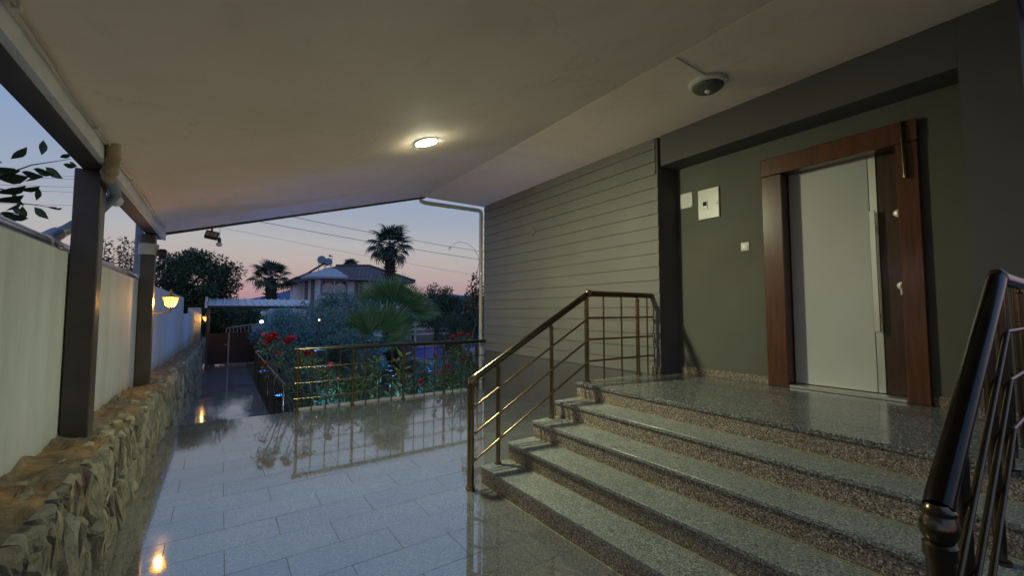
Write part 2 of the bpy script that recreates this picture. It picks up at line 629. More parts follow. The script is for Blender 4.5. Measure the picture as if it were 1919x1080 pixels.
# ground sheet to the horizon, gently rolling far away
n = 48
gv, gf = [], []
ring = [0, 6, 12, 20, 32, 50, 80, 140, 260, 500, 1200, 3500]
for r_ in ring:
    for k in range(n):
        a = 2 * math.pi * k / n
        gv.append((3 + r_ * math.cos(a), 9 + r_ * math.sin(a), GZ))
for i in range(len(ring) - 1):
    for k in range(n):
        gf.append((i * n + k, (i + 1) * n + k, (i + 1) * n + (k + 1) % n, i * n + (k + 1) % n))
obj('ground', (gv, gf), 'soil', kind='structure', label='dark garden soil reaching to the horizon')

# hills on the horizon
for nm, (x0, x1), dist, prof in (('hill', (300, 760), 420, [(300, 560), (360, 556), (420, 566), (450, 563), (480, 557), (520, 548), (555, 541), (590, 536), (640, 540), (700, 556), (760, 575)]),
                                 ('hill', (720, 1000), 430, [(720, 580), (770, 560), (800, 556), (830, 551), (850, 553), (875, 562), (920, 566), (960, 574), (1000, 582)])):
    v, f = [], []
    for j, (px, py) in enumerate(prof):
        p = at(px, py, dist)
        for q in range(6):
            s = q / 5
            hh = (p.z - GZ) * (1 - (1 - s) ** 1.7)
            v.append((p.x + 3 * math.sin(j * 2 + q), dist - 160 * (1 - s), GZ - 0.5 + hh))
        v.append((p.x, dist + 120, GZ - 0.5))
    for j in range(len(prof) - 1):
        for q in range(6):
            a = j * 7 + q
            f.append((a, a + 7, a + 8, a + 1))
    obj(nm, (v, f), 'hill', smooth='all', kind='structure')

# lower path to the gate
obj('path', box(-0.6, 0.86, YE + 0.02, 21.0, PZ - 0.2, PZ), 'path', kind='structure')

# terrace slab and its tiles
terrace = obj('terrace', join(box(-0.62, XW + 0.05, -6.0, YE, GZ - 0.2, -0.0022)), 'grout', kind='structure')
tile_cache = {}


def tile_mesh(sx, sy):
    key = (round(sx, 3), round(sy, 3))
    if key not in tile_cache:
        c, g = 0.0006, 0.0011
        x, y = sx / 2 - g, sy / 2 - g
        v = [(-x, -y, -0.012), (x, -y, -0.012), (x, y, -0.012), (-x, y, -0.012),
             (-x, -y, -c), (x, -y, -c), (x, y, -c), (-x, y, -c),
             (-x + c, -y + c, 0), (x - c, -y + c, 0), (x - c, y - c, 0), (-x + c, y - c, 0)]
        f = [(8, 9, 10, 11)]
        for a in range(4):
            b = (a + 1) % 4
            f += [(a, b, b + 4, a + 4), (a + 4, b + 4, b + 8, a + 8)]
        me = mesh_of('floor_tile', (v, f), 'floor')
        me.materials.append(M['grout'])
        for pl in me.polygons[1:]:
            pl.material_index = 1
        tile_cache[key] = me
    return tile_cache[key]


TW, TD = 0.608, 0.303
row = 0
y = 3.19 - 9 * TD
while y < YE - 0.03:
    y1 = min(y + TD, YE)
    xa = -0.56
    xmax = XW if y > 3.19 else 1.96
    x = 0.061 - 3 * TW + (0.5 * TW if row % 2 else 0)
    while x < xmax - 0.02:
        a, b = max(x, xa), min(x + TW, xmax)
        if b - a > 0.02:
            inst('floor_tile', tile_mesh(b - a, y1 - y), ((a + b) / 2, (y + y1) / 2, rng.uniform(-0.0006, 0.0004)), terrace,
                 (R(rng.gauss(0, 0.035)), R(rng.gauss(0, 0.035)), 0))
        x += TW
    row += 1
    y += TD
# pale kerb under the terrace railing
obj('kerb', box(0.93, XW - 0.06, YE + 0.002, YE + 0.09, -0.5, 0.03, 0.006), 'coping', terrace)

# ================================================================== HOUSE
house = thing('house', 'dark grey house with horizontal siding and a recessed entrance beside the terrace', 'house', (4.6, 3.5, 0))
obj('wall', prism([(XW, 3.0), (XN + 0.002, 2.958), (4.795, 2.958), (4.795, YE - 0.01), (XW, YE - 0.01)], GZ, 3.6), 'dark_wall', house)                   # behind the siding
obj('wall', box(XW, XN - 0.003, 0.56, 2.957, 3.16, 3.6), 'dark_wall', house)                   # over the niche
obj('wall', box(XW, XN - 0.003, 0.28, 0.559, 0.0, 3.6), 'dark_wall', house)                    # pier at the corner
obj('wall', join(box(XN, 4.8, 1.93, 2.957, 0.0, 3.6), box(XN, 4.8, 0.281, 0.9, 0.0, 3.6), box(XN, 4.8, 0.901, 1.929, 2.9, 3.6)), 'niche', house)                         # back of the niche
obj('wall', box(4.801, 9.5, 0.28, YE - 0.01, GZ, 6.2), 'dark_wall', house)                # unseen body and upper storey, extended to block sky light
# siding boards, overlapping like clapboard
SB = 0.156
zb = 0.74
k = 0
while zb < 3.5:
    zt = min(zb + SB, 3.53)
    poly = [(XW - 0.016, zb), (XW - 0.006, zt - 0.004), (XW - 0.001, zt - 0.004), (XW - 0.001, zb)]
    ya = 3.0 if zb < 3.0 else 3.03
    v, f = extrude_poly(poly, ya, YE - 0.012)
    obj('siding_board', (v, f[::1]), 'siding', house)
    zb += SB
    k += 1
# granite skirting
for bx in (box(XN - 0.012, XN - 0.001, 1.98, 2.945, Z0, Z0 + 0.075, 0.002), box(XN - 0.012, XN - 0.001, 0.57, 0.83, Z0, Z0 + 0.075, 0.002),
           box(XW - 0.03, XW - 0.017, 3.002, 3.15, Z0, Z0 + 0.075, 0.002), 
           box(XW - 0.014, XW - 0.001, 0.29, 0.559, Z0, Z0 + 0.075, 0.002)):
    obj('skirting', bx, 'riser', house)

# entrance door: leaf with its frame, panel and fittings
XF, XL = 4.40, 4.57
door = obj('door', join(box(XL, XL + 0.06, 0.95, 1.82, Z0 + 0.03, 2.83)), 'wood_dark', house,
           label='tall entrance door with a white panel beside dark wood and a long steel pull')
obj('door_frame', join(box(XF, XN - 0.001, 1.80, 1.98, Z0 + 0.001, 2.80, 0.006), box(XN - 0.0005, XL + 0.06, 1.805, 1.925, Z0 + 0.001, 2.80)), 'wood', door)
obj('door_frame', join(box(XF, XN - 0.001, 0.83, 0.965, Z0 + 0.001, 2.80, 0.006), box(XN - 0.0005, XL + 0.06, 0.905, 0.96, Z0 + 0.001, 2.80)), 'wood', door)
obj('door_frame', join(box(XF - 0.004, XN - 0.001, 0.827, 1.983, 2.802, 2.975, 0.006), box(XN - 0.0005, XL + 0.06, 0.906, 1.924, 2.804, 2.895)), 'wood', door)
obj('threshold', box(XF + 0.01, XL - 0.013, 0.968, 1.797, Z0 + 0.001, Z0 + 0.026, 0.004), 'chrome', door)
obj('white_panel', box(XL - 0.012, XL - 0.001, 1.185, 1.797, Z0 + 0.032, 2.815, 0.002), 'door_white', door)
obj('trim_strip', box(XL - 0.01, XL - 0.001, 1.13, 1.182, Z0 + 0.032, 2.815, 0.002), 'chrome', door)
obj('pull_handle', join(box(XL - 0.062, XL - 0.045, 1.135, 1.178, 1.29, 2.32, 0.004), box(XL - 0.046, XL - 0.009, 1.147, 1.166, 1.42, 1.45), box(XL - 0.046, XL - 0.009, 1.147, 1.166, 2.16, 2.19)), 'chrome', door)
for zz in (2.275, 1.675):
    lk = [(0.034, 0), (0.034, 0.006), (0.03, 0.011), (0.016, 0.012), (0.015, 0.022), (0.006, 0.024)]
    v, f = lathe([(r_, -h) for r_, h in lk], 18, (XL - 0.001, 1.0, zz), 'x')
    obj('lock', (v, f), 'chrome', door, smooth=True)
obj('key', join(box(XL - 0.05, XL - 0.022, 0.997, 1.003, 1.655, 1.685), box(XL - 0.03, XL - 0.024, 0.995, 1.006, 1.6, 1.65)), 'chrome', door)
obj('door_closer', join(tube([(XF - 0.03, 0.915, 2.955), (XF - 0.03, 0.905, 2.51)], 0.014, 10), box(XF - 0.03, XF - 0.004, 0.9, 0.93, 2.93, 2.97), box(XF - 0.03, XF, 0.9, 0.915, 2.52, 2.55)), 'bronze_dark', door, smooth=True)

# ================================================================== STEPS AND LANDING
steps = thing('entrance_steps', 'five broad speckled granite steps rising to the landing before the door', 'steps', (2.6, 1.7, 0))
SX, SY0, SY1, TR = 1.855, 0.20, 3.16, 0.278
for i in range(5):
    zt = Z0 / 5 * (i + 1)
    x0 = SX + TR * i
    x1 = SX + TR * (i + 1) + 0.03 if i < 4 else None
    # riser set back under the nosing
    obj('riser', box(x0 + 0.01, x0 + 0.05, SY0 + 0.008, SY1 - 0.008, zt - 0.15 + (0.001 if i else -0.002), zt - 0.0265), 'riser', steps)
    obj('joint_bead', box(x0 + 0.004, x0 + 0.0098, SY0 + 0.01, SY1 - 0.01, zt - 0.15 + 0.0005, zt - 0.145), 'bead', steps)
    if i < 4:
        ys = [SY0, 1.55 + 0.1 * (i % 2), SY1]
        obj('tread', box(x0, x1 - 0.009, SY0, SY1, zt - 0.026, zt, 0.002), 'tread', steps)
# solid core under the treads (side faces of the flight)
core = []
for i in range(5):
    x0 = SX + TR * i + 0.051
    x1 = SX + TR * (i + 1) + 0.0505 if i < 4 else XW - 0.02
    core.append(box(x0, x1, SY0 + 0.014, SY1 - 0.014, -0.003, 0.15 * (i + 1) - 0.033))
obj('core', join(*core), 'tread', steps)
# landing slabs: nosing strip and three bands of slabs
lx = SX + TR * 4
bands = [lx, lx + 0.30, lx + 0.62, lx + 0.94, lx + 1.2]
for j in range(3):
    xa, xb = bands[j] + (0 if j == 0 else 0.002), bands[j + 1] - 0.002
    cuts = [SY0, SY1]
    for a, b in zip(cuts[:-1], cuts[1:]):
        obj('landing_slab', box(xa, xb, a + 0.0015, b - 0.0015, Z0 - 0.032, Z0 + rng.uniform(-0.0006, 0.0004), 0.003), 'landing', steps)
obj('landing_slab', box(bands[3] + 0.002, XW - 0.018, SY0, SY1, Z0 - 0.032, Z0, 0.003), 'landing', steps)
obj('landing_slab', box(XW - 0.016, XL + 0.02, 0.562, 2.955, Z0 - 0.032, Z0 - 0.0004, 0.003), 'landing', steps)
obj('core', box(lx + 0.06, XW - 0.02, SY0 + 0.015, SY1 - 0.015, 0.05, Z0 - 0.033), 'landing', steps)

# ================================================================== CARPORT ROOF
roof = thing('porch_roof', 'cream plastered porch roof sloping down to dark steel posts on the stone wall', 'roof', (1.7, 3.0, 2.4))
XB, ZB_, XC, ZC = -0.62, 2.485, 2.93, 3.52
sl = (ZC - ZB_) / (XC - XB)
YB = -1.2
# slabs as subdivided, slightly uneven plaster
def slab(poly, nm, mat, y0=YB, y1=YE):
    return obj(nm, extrude_poly(poly, y0, y1), mat, roof)


slab([(XB, ZB_), (XC, ZC), (XC, ZC + 0.2), (XB, ZB_ + 0.2)], 'sloping_ceiling', 'ceiling')
slab([(XC + 0.001, ZC - 0.004), (4.6, ZC - 0.004), (4.6, ZC + 0.2), (XC + 0.001, ZC + 0.2)], 'flat_ceiling', 'ceiling', y1=YE - 0.02)
obj('edge_trim', extrude_poly([(XB, ZB_ - 0.03), (XC, ZC - 0.03), (XC, ZC + 0.21), (XB, ZB_ + 0.21)], YE + 0.001, YE + 0.03), 'post', roof)
obj('edge_trim', extrude_poly([(XC + 0.01, ZC - 0.012), (4.58, ZC - 0.012), (4.58, ZC + 0.205), (XC + 0.01, ZC + 0.205)], YE - 0.018, YE + 0.012), 'white_trim', roof)
obj('fascia', box(XB - 0.035, XB - 0.001, YB, YE + 0.02, 2.385, 2.66), 'white_trim', roof)
obj('beam', box(XB - 0.145, XB - 0.036, YB, YE - 0.05, 2.378, 2.6, 0.004), 'post', roof)
for py in (3.72, 6.42):
    obj('post', box(-0.795, -0.665, py, py + 0.13, 0.56, 2.377, 0.006), 'post', roof)
    obj('base_plate', box(-0.83, -0.62, py - 0.04, py + 0.17, 0.56, 0.60, 0.004), 'post', roof)
# thin cable clipped along the joint of ceiling and fascia
pts = [(XB + 0.02 + 0.006 * math.sin(q * 1.7), -1 + q * 0.38, ZB_ - 0.003 + 0.012 * math.sin(q * 2.3) * (1 if q % 3 else 0)) for q in range(21)]
obj('cable', tube(pts, 0.006, 6), 'pvc_cream', roof, smooth='all')
for q in (4, 8, 11, 14, 18):
    p = pts[q]
    obj('cable_clip', box(p[0] - 0.012, p[0] + 0.012, p[1] - 0.012, p[1] + 0.012, p[2] - 0.014, p[2] + 0.012, 0.003), 'white_plastic', roof)

# ================================================================== BOUNDARY WALL
bw = thing('boundary_wall', 'whitewashed wall on a rough rubble stone base along the left side', 'wall', (-0.8, 8, 0))
obj('white_wall', box(-1.0, -0.80, 0.2, 13.6, GZ, 1.83), 'white_wall', bw)
obj('white_wall', box(-1.0, -0.801, 13.601, 19.5, GZ, 1.40), 'white_wall', bw)
obj('pillar', box(-1.02, -0.62, 19.5, 19.8, GZ, 1.62, 0.01), 'white_wall', bw)


def ztop(y):
    return 0.675 - 0.021 * (y - 2)


def zbot(y):
    return -0.02 if y < YE else PZ - 0.02


# rubble stones: irregular cells of the wall face, each with its own bulge
def clip(poly, nx, ny, d):
    out = []
    for i in range(len(poly)):
        a, b = poly[i], poly[(i + 1) % len(poly)]
        da, db = a[0] * nx + a[1] * ny - d, b[0] * nx + b[1] * ny - d
        if da <= 0:
            out.append(a)
        if (da < 0 < db) or (db < 0 < da):
            t = da / (da - db)
            out.append((a[0] + (b[0] - a[0]) * t, a[1] + (b[1] - a[1]) * t))
    return out


AS = 2.3     # stones stand taller than wide
seeds = []
y = 1.1
while y < 19.5:
    cw = 0.135 if y < 7 else 0.2 + 0.012 * (y - 7)
    zz = zbot(y + 0.2)
    while zz < ztop(y) + 0.02:
        chh = rng.uniform(0.2, 0.42) * (1 if y < 7 else 1.25)
        seeds.append((y + rng.uniform(-0.42, 0.42) * cw + 0.25 * (zz), (zz + chh / 2 + rng.uniform(-0.04, 0.04)) / AS))
        zz += chh
    y += cw
S = np.array(seeds)


def stone(poly, depth, x0=-0.575):
    """outline in (y, z); returns a bulging rough block"""
    cx = sum(p[0] for p in poly) / len(poly)
    cz = sum(p[1] for p in poly) / len(poly)
    P = []
    for i in range(len(poly)):
        a, b = poly[i], poly[(i + 1) % len(poly)]
        P.append(a)
        P.append(((a[0] + b[0]) / 2 + rng.uniform(-0.008, 0.008), (a[1] + b[1]) / 2 + rng.uniform(-0.01, 0.01)))
    nP = len(P)
    tilt_y, tilt_z = rng.uniform(-0.3, 0.3), rng.uniform(-0.22, 0.12)
    V, F = [], []
    sd = rng.uniform(0, 50)
    rings = ((0.95, 0.0), (0.92, 0.55), (0.79, 0.88), (0.55, 0.97), (0.28, 1.0))
    for s, dx in rings:
        for (py, pz) in P:
            yy, zz = cx + (py - cx) * s + (rng.uniform(-0.008, 0.008) if 0.3 < s < 0.9 else 0), cz + (pz - cz) * s
            d = depth * dx
            if dx > 0:
                q = abs(noise.noise((yy * 11, zz * 5, sd))) * 2
                d += (yy - cx) * tilt_y + (zz - cz) * tilt_z - 0.02 * q * dx + rng.uniform(-0.007, 0.007)
            V.append((x0 + d, yy, zz))
    for q in range(len(rings) - 1):
        for i in range(nP):
            i2 = (i + 1) % nP
            F.append((q * nP + i, q * nP + i2, (q + 1) * nP + i2, (q + 1) * nP + i))
    V.append((x0 + depth * 0.98 + rng.uniform(-0.014, 0.006), cx, cz))
    c = len(V) - 1
    for i in range(nP):
        F.append(((len(rings) - 1) * nP + i, (len(rings) - 1) * nP + (i + 1) % nP, c))
    return V, F


cells = []
for i, (sy, sz) in enumerate(S):
    d2 = np.hypot(S[:, 0] - sy, S[:, 1] - sz)
    order = np.argsort(d2)[1:22]
    poly = [(sy - 0.6, sz - 0.6), (sy + 0.6, sz - 0.6), (sy + 0.6, sz + 0.6), (sy - 0.6, sz + 0.6)]
    for j in order:
        nx, ny = S[j, 0] - sy, S[j, 1] - sz
        poly = clip(poly, nx, ny, nx * (S[j, 0] + sy) / 2 + ny * (S[j, 1] + sz) / 2)
        if len(poly) < 3:
            break
    if len(poly) < 3:
        continue
    poly = [(a, b * AS) for a, b in poly]
    zt = ztop(sy) + rng.uniform(-0.02, 0.03)
    poly = clip(poly, 0, 1, zt)
    poly = clip(poly, 0, -1, -zbot(sy))
    poly = clip(poly, 1, 0, 19.5)
    poly = clip(poly, -1, 0, -1.0)
    if len(poly) >= 3:
        ar = abs(sum(poly[q][0] * poly[(q + 1) % len(poly)][1] - poly[(q + 1) % len(poly)][0] * poly[q][1] for q in range(len(poly)))) / 2
        if ar > 0.002:
            cells.append((sy, poly))
cells.sort(key=lambda c: c[0])
rest = []
for i, (sy, poly) in enumerate(cells):
    vf = stone(poly, rng.uniform(0.035, 0.07))
    if i < 285:
        obj('stone', vf, 'stone', bw)
    else:
        rest.append(vf)
if rest:
    obj('distant_stones', join(*rest), 'stone', bw, kind='stuff')
obj('stone_core', join(box(-0.799, -0.576, 1.0, YE, -0.02, 0.5), box(-0.799, -0.572, YE + 0.001, 19.49, PZ - 0.02, 0.26)), 'cap', bw)
# rough cap of clay and mortar
v, f = [], []
ny_, nx_ = 300, 12
for i in range(ny_ + 1):
    y = 1.0 + (19.49 - 1.0) * (i / ny_) ** 1.4
    for j in range(nx_ + 1):
        u = j / nx_
        x = -0.795 + 0.245 * u
        z = ztop(y) + 0.012 - 0.05 * max(0, u - 0.6) ** 1.2 + 0.03 * (1 - u)
        z += 0.045 * noise.noise((x * 7, y * 5, 1)) + 0.024 * noise.noise((x * 21, y * 19, 4)) + 0.01 * noise.noise((x * 60, y * 55, 7))
        if j == nx_:
            z -= 0.07
        if j == 0:
            z += 0.02
        v.append((x + 0.02 * noise.noise((y * 6, 3, u * 5)) * u, y, z))
for i in range(ny_):
    for j in range(nx_):
        a = i * (nx_ + 1) + j
        f.append((a, a + 1, a + nx_ + 2, a + nx_ + 1))
obj('mortar_cap', (v, f), 'cap', bw)
# loose flat stones bedded in the cap
for q in range(46):
    y = 1.6 + 9 * (q / 46) ** 1.2 + rng.uniform(-0.05, 0.05)
    x = rng.uniform(-0.74, -0.6)
    nn = rng.randint(6, 8)
    a0 = rng.uniform(0, 6)
    sx_, sy_ = rng.uniform(0.035, 0.065), rng.uniform(0.05, 0.11)
    prof = [(sx_ * math.cos(a0 + t * 2 * math.pi / nn) * rng.uniform(0.75, 1.1), sy_ * math.sin(a0 + t * 2 * math.pi / nn) * rng.uniform(0.75, 1.1)) for t in range(nn)]
    zc = ztop(y) - 0.004
    V = [(x + p[0], y + p[1], zc - 0.03) for p in prof] + [(x + p[0] * 0.95, y + p[1] * 0.95, zc + 0.012 + rng.uniform(-0.006, 0.012)) for p in prof] + [(x + p[0] * 0.6, y + p[1] * 0.6, zc + 0.03 + rng.uniform(-0.008, 0.008)) for p in prof]
    F = []
    for lay in range(2):
        for t in range(nn):
            t2 = (t + 1) % nn
            F.append((lay * nn + t, lay * nn + t2, (lay + 1) * nn + t2, (lay + 1) * nn + t))
    F.append(tuple(2 * nn + t for t in range(nn)))
    obj('cap_stone', (V, F), 'stone', bw)

# ================================================================== RAILINGS
def railing_parts(root, name, pts, r, mat='bronze', seg=10):
    return obj(name, tube(pts, r, seg), mat, root, smooth=True)


def post_with_cap(root, x, y, z0, z1, r, name='post', mat='bronze'):
    p = obj(name, lathe([(r * 1.7, z0 + 0.001), (r * 1.7, z0 + 0.012), (r, z0 + 0.016), (r, z1 - 0.05), (r * 1.12, z1 - 0.05), (r * 1.12, z1 - 0.03), (r * 0.7, z1 - 0.022), (r * 0.6, z1)], 14, (x, y, 0)), mat, root, smooth=True)
    return p


# terrace railing
tr = thing('terrace_railing', 'bronze tube railing along the far edge of the terrace', 'railing', (2.5, 6.88, 0))
yr = 6.885
xs = [0.95, 1.73, 2.55, 3.29, 3.97]
for a in xs:
    post_with_cap(tr, a, yr, 0, 0.885, 0.021)
for a, b in zip(xs[:-1], xs[1:]):
    for q in (1, 2, 3):
        railing_parts(tr, 'baluster', [(a + (b - a) * q / 4, yr, 0.001), (a + (b - a) * q / 4, yr, 0.88)], 0.0085)
for zz in (0.645, 0.42, 0.195):
    railing_parts(tr, 'rail', [(0.90, yr - 0.026, zz), (2.5, yr - 0.026, zz + 0.002), (4.13, yr - 0.026, zz)], 0.0095)
railing_parts(tr, 'handrail', [(0.93, yr, 0.91), (4.135, yr, 0.91)], 0.031, 'bronze_dark', 16)
obj('end_ball', lathe([(0.004, -0.036), (0.02, -0.031), (0.033, -0.016), (0.037, 0), (0.033, 0.016), (0.02, 0.031), (0.004, 0.036)], 16, (0.93, yr, 0.91)), 'bronze', tr, smooth=True)
# path railing
pr = thing('path_railing', 'thin bronze railing running down beside the lower path to the gate', 'railing', (0.88, 11, PZ))
for q, y in enumerate([7.9, 9.3, 10.7, 12.1, 13.5, 14.9]):
    post_with_cap(pr, 0.88, y, PZ, 0.26, 0.018)
    if q < 5:
        for s in (0.35, 0.7, 1.05):
            railing_parts(pr, 'baluster', [(0.88, y + s, PZ), (0.88, y + s, 0.26)], 0.0075, seg=6)
for zz in (0.0, -0.2, -0.42):
    railing_parts(pr, 'rail', [(0.905, 7.75, zz), (0.905, 15.0, zz)], 0.008, seg=6)
railing_parts(pr, 'handrail', [(0.88, 7.75, 0.275), (0.88, 14.92, 0.275)], 0.024)
railing_parts(pr, 'handrail', [(0.905, 14.9, 0.275), (2.2, 14.9, 0.275)], 0.024)


M['bronze_rail_shaded'] = simple('shaded_bronze_handrail', (0.05, 0.045, 0.036), 0.2, 1.0, var=0.14, vscale=7)  # same bronze as the far railing; its dark reflections are put into the colour
M['bronze_post_shaded'] = simple('shaded_bronze_post', (0.13, 0.1, 0.065), 0.24, 1.0, var=0.14, vscale=7)  # shaded copy of the plain bronze, for the near railing's posts and rails


def stair_rail(label, y, xn, ball, xp, zt_, xend):
    """newel at the foot of the steps, sloping handrail, level run on the landing"""
    g = thing('stair_railing', label, 'railing', (2.8, y, 0))
    zn = 0.89 if not ball else 0.9
    hm, pm = ('bronze_rail_shaded', 'bronze_post_shaded') if ball else ('bronze_dark', 'bronze')
    slope = (zt_ - zn) / (xp - xn)
    s = 0.029 if not ball else 0.031
    nz = zn - 0.05 if not ball else 0.80
    obj('newel_post', lathe([(s * 1.35, -0.004), (s * 1.35, 0.016), (s, 0.02), (s, nz - 0.03), (s * 1.18, nz - 0.03), (s * 1.18, nz), (s * 0.8, nz + 0.005)], 20, (xn, y, 0.004)), pm, g, smooth=True)
    if ball:
        pf = [(0.026, 0.795), (0.036, 0.8), (0.038, 0.808), (0.03, 0.815), (0.034, 0.823), (0.041, 0.838), (0.043, 0.852), (0.041, 0.866), (0.034, 0.881), (0.03, 0.888), (0.039, 0.893), (0.039, 0.903), (0.03, 0.909), (0.025, 0.92)]
        obj('newel_ball', lathe(pf, 22, (xn, y, 0.0)), pm, g, smooth=True)
        hr = [(xn + 0.006, y, 0.905), (xn + 0.03, y, 0.925), (xp, y, zt_)]
    else:
        obj('elbow', tube([(xn, y, nz - 0.005), (xn, y, nz + 0.02), (xn + 0.008, y, zn - 0.005), (xn + 0.04, y, zn + 0.02)], [0.031, 0.033, 0.035, 0.033], 14), pm, g, smooth=True)
        hr = [(xn + 0.025, y, zn + 0.012), (xp, y, zt_)]
    railing_parts(g, 'handrail', hr, 0.031 if not ball else 0.034, hm, 18)
    railing_parts(g, 'handrail', [(xp - 0.012, y, zt_), (xend, y, zt_)], 0.031 if not ball else 0.034, hm, 18)
    obj('elbow', lathe([(0.004, -0.04), (0.02, -0.036), (0.034, -0.02), (0.038, 0), (0.034, 0.02), (0.02, 0.036), (0.004, 0.04)], 16, (xp, y, zt_)), pm, g, smooth=True)
    for off in (0.25, 0.47, 0.69):
        yo = y - 0.022
        zlow = max(zn - off, 0)
        xl = xn
        railing_parts(g, 'rail', [(xl, yo, zn - off + 0.02), (xp - 0.02, yo, zt_ - off)], 0.0105, pm)
        railing_parts(g, 'rail', [(xp - 0.025, yo, zt_ - off), (xend, yo, zt_ - off)], 0.0105, pm)
    for i, x in ((0, SX + 0.15), (2, SX + 2 * TR + 0.2)):
        post_with_cap(g, x, y, 0.15 * (i + 1), zn + slope * (x - xn) - 0.03, 0.019, mat=pm)
    for x, rr in ((xp - 0.03, 0.023), (xp + 0.22, 0.0095), (xp + 0.5, 0.0095), (xp + 0.77, 0.021), (xp + 0.94, 0.0095)):
        if rr > 0.015:
            post_with_cap(g, x, y, Z0, zt_ - 0.025, rr, mat=pm)
        else:
            railing_parts(g, 'baluster', [(x, y, Z0), (x, y, zt_ - 0.02)], rr, pm)
    return g


stair_rail('bronze stair railing on the far side of the granite steps', 3.11, 1.735, False, 3.11, 1.65, 4.12)
stair_rail('shade-darkened bronze stair railing with a ball newel nearest the camera', 0.318, 1.68, True, 2.97, 1.62, 4.12)

# ================================================================== FITTINGS
# downlight in the sloping ceiling
dl = Vector((1.588, 3.775, 3.125))
ang = math.atan(sl)
Rm = Matrix.Translation(dl) @ Matrix.Rotation(-ang, 4, 'Y')
d_ = thing('downlight', 'round white downlight glowing in the sloping cream ceiling', 'ceiling light', dl)
obj('trim_ring', xform(lathe([(0.107, 0.01), (0.107, -0.01), (0.105, -0.013), (0.102, -0.013), (0.1, -0.008)], 28), Rm), 'white_plastic', d_, smooth=True)
obj('diffuser', xform(lathe([(0.1, -0.012), (0.0995, -0.0155), (0.085, -0.0185), (0.05, -0.0205), (0.01, -0.0215)], 28), Rm), 'downlight', d_, smooth=True)

# ceiling lamp with motion sensor
sp = Vector((3.515, 2.0, ZC - 0.004))
s_ = thing('sensor_ceiling_light', 'unlit round ceiling lamp with motion sensor above the steps', 'ceiling light', sp)
obj('base_ring', lathe([(0.155, 0.0), (0.16, -0.012), (0.158, -0.03), (0.148, -0.038), (0.132, -0.04)], 32, sp), 'white_plastic', s_, smooth=True)
obj('dome', lathe([(0.133, -0.036), (0.128, -0.05), (0.11, -0.068), (0.08, -0.082), (0.04, -0.09), (0.006, -0.092)], 32, sp), 'frost', s_, smooth='all')
obj('sensor', lathe([(0.028, -0.085), (0.026, -0.1), (0.018, -0.11), (0.004, -0.113)], 18, sp + Vector((-0.02, -0.01, 0))), 'white_plastic', s_, smooth='all')
obj('cable_duct', box(2.955, 3.37, 1.935, 1.955, sp.z - 0.013, sp.z - 0.0005, 0.002), 'white_plastic', s_)

# niche wall: cover plate, fuse box, switch
def nw(y, z):
    return y * 0.978, 1.46 + (z - 1.46) * 0.978


def nbox(x0, x1, y0, y1, z0, z1, ch=0.0):
    (a, c), (b, d) = nw(y0, z0), nw(y1, z1)
    return box(x0, x1, a, b, c, d, ch)


c_ = thing('junction_cover', 'small square cream cover plate left of the fuse box', 'cover plate', (XN, 2.82, 2.77))
obj('plate', nbox(XN - 0.012, XN - 0.001, 2.812, 2.968, 2.705, 2.885, 0.003), 'white_plastic', c_)
for yy, zz in ((2.825, 2.72), (2.955, 2.72), (2.825, 2.87), (2.955, 2.87)):
    yy, zz = nw(yy, zz)
    obj('screw', lathe([(0.006, 0), (0.006, -0.003), (0.002, -0.004)], 8, (XN - 0.012, yy, zz), 'x'), 'post', c_)
c_ = thing('fuse_box', 'cream rectangular fuse box with a small dark window beside the door', 'fuse box', (XN, 2.55, 2.67))
obj('cover', nbox(XN - 0.022, XN - 0.001, 2.487, 2.735, 2.525, 2.87, 0.004), 'white_plastic', c_)
wf = obj('window', nbox(XN - 0.03, XN - 0.0225, 2.615, 2.68, 2.64, 2.735, 0.002), 'white_plastic', c_)
obj('pane', nbox(XN - 0.033, XN - 0.0305, 2.626, 2.669, 2.675, 2.722), 'glass_dark', wf)
yy, zz = nw(2.505, 2.68)
obj('keyhole', lathe([(0.007, 0), (0.007, -0.004), (0.002, -0.004)], 10, (XN - 0.022, yy, zz), 'x'), 'black', c_)
c_ = thing('light_switch', 'small cream light switch beside the wooden door frame', 'light switch', (XN, 2.18, 2.13))
obj('frame', nbox(XN - 0.012, XN - 0.001, 2.183, 2.267, 2.11, 2.196, 0.003), 'white_plastic', c_)
obj('rocker', nbox(XN - 0.018, XN - 0.0125, 2.196, 2.254, 2.124, 2.182, 0.002), 'white_plastic', c_)
obj('indicator', nbox(XN - 0.0195, XN - 0.0183, 2.226, 2.238, 2.147, 2.157), 'switch_led', c_)
# round cap on the siding
rp = atx(998, 434, XW - 0.02)
c_ = thing('vent_cover', 'small round grey cover on the siding', 'cover plate', rp)
obj('disc', lathe([(0.062, 0.014), (0.062, 0), (0.055, -0.01), (0.03, -0.014)], 20, rp, 'x'), 'siding', c_, smooth=True)
obj('screw', lathe([(0.008, -0.012), (0.007, -0.018), (0.002, -0.019)], 10, rp, 'x'), 'siding', c_)

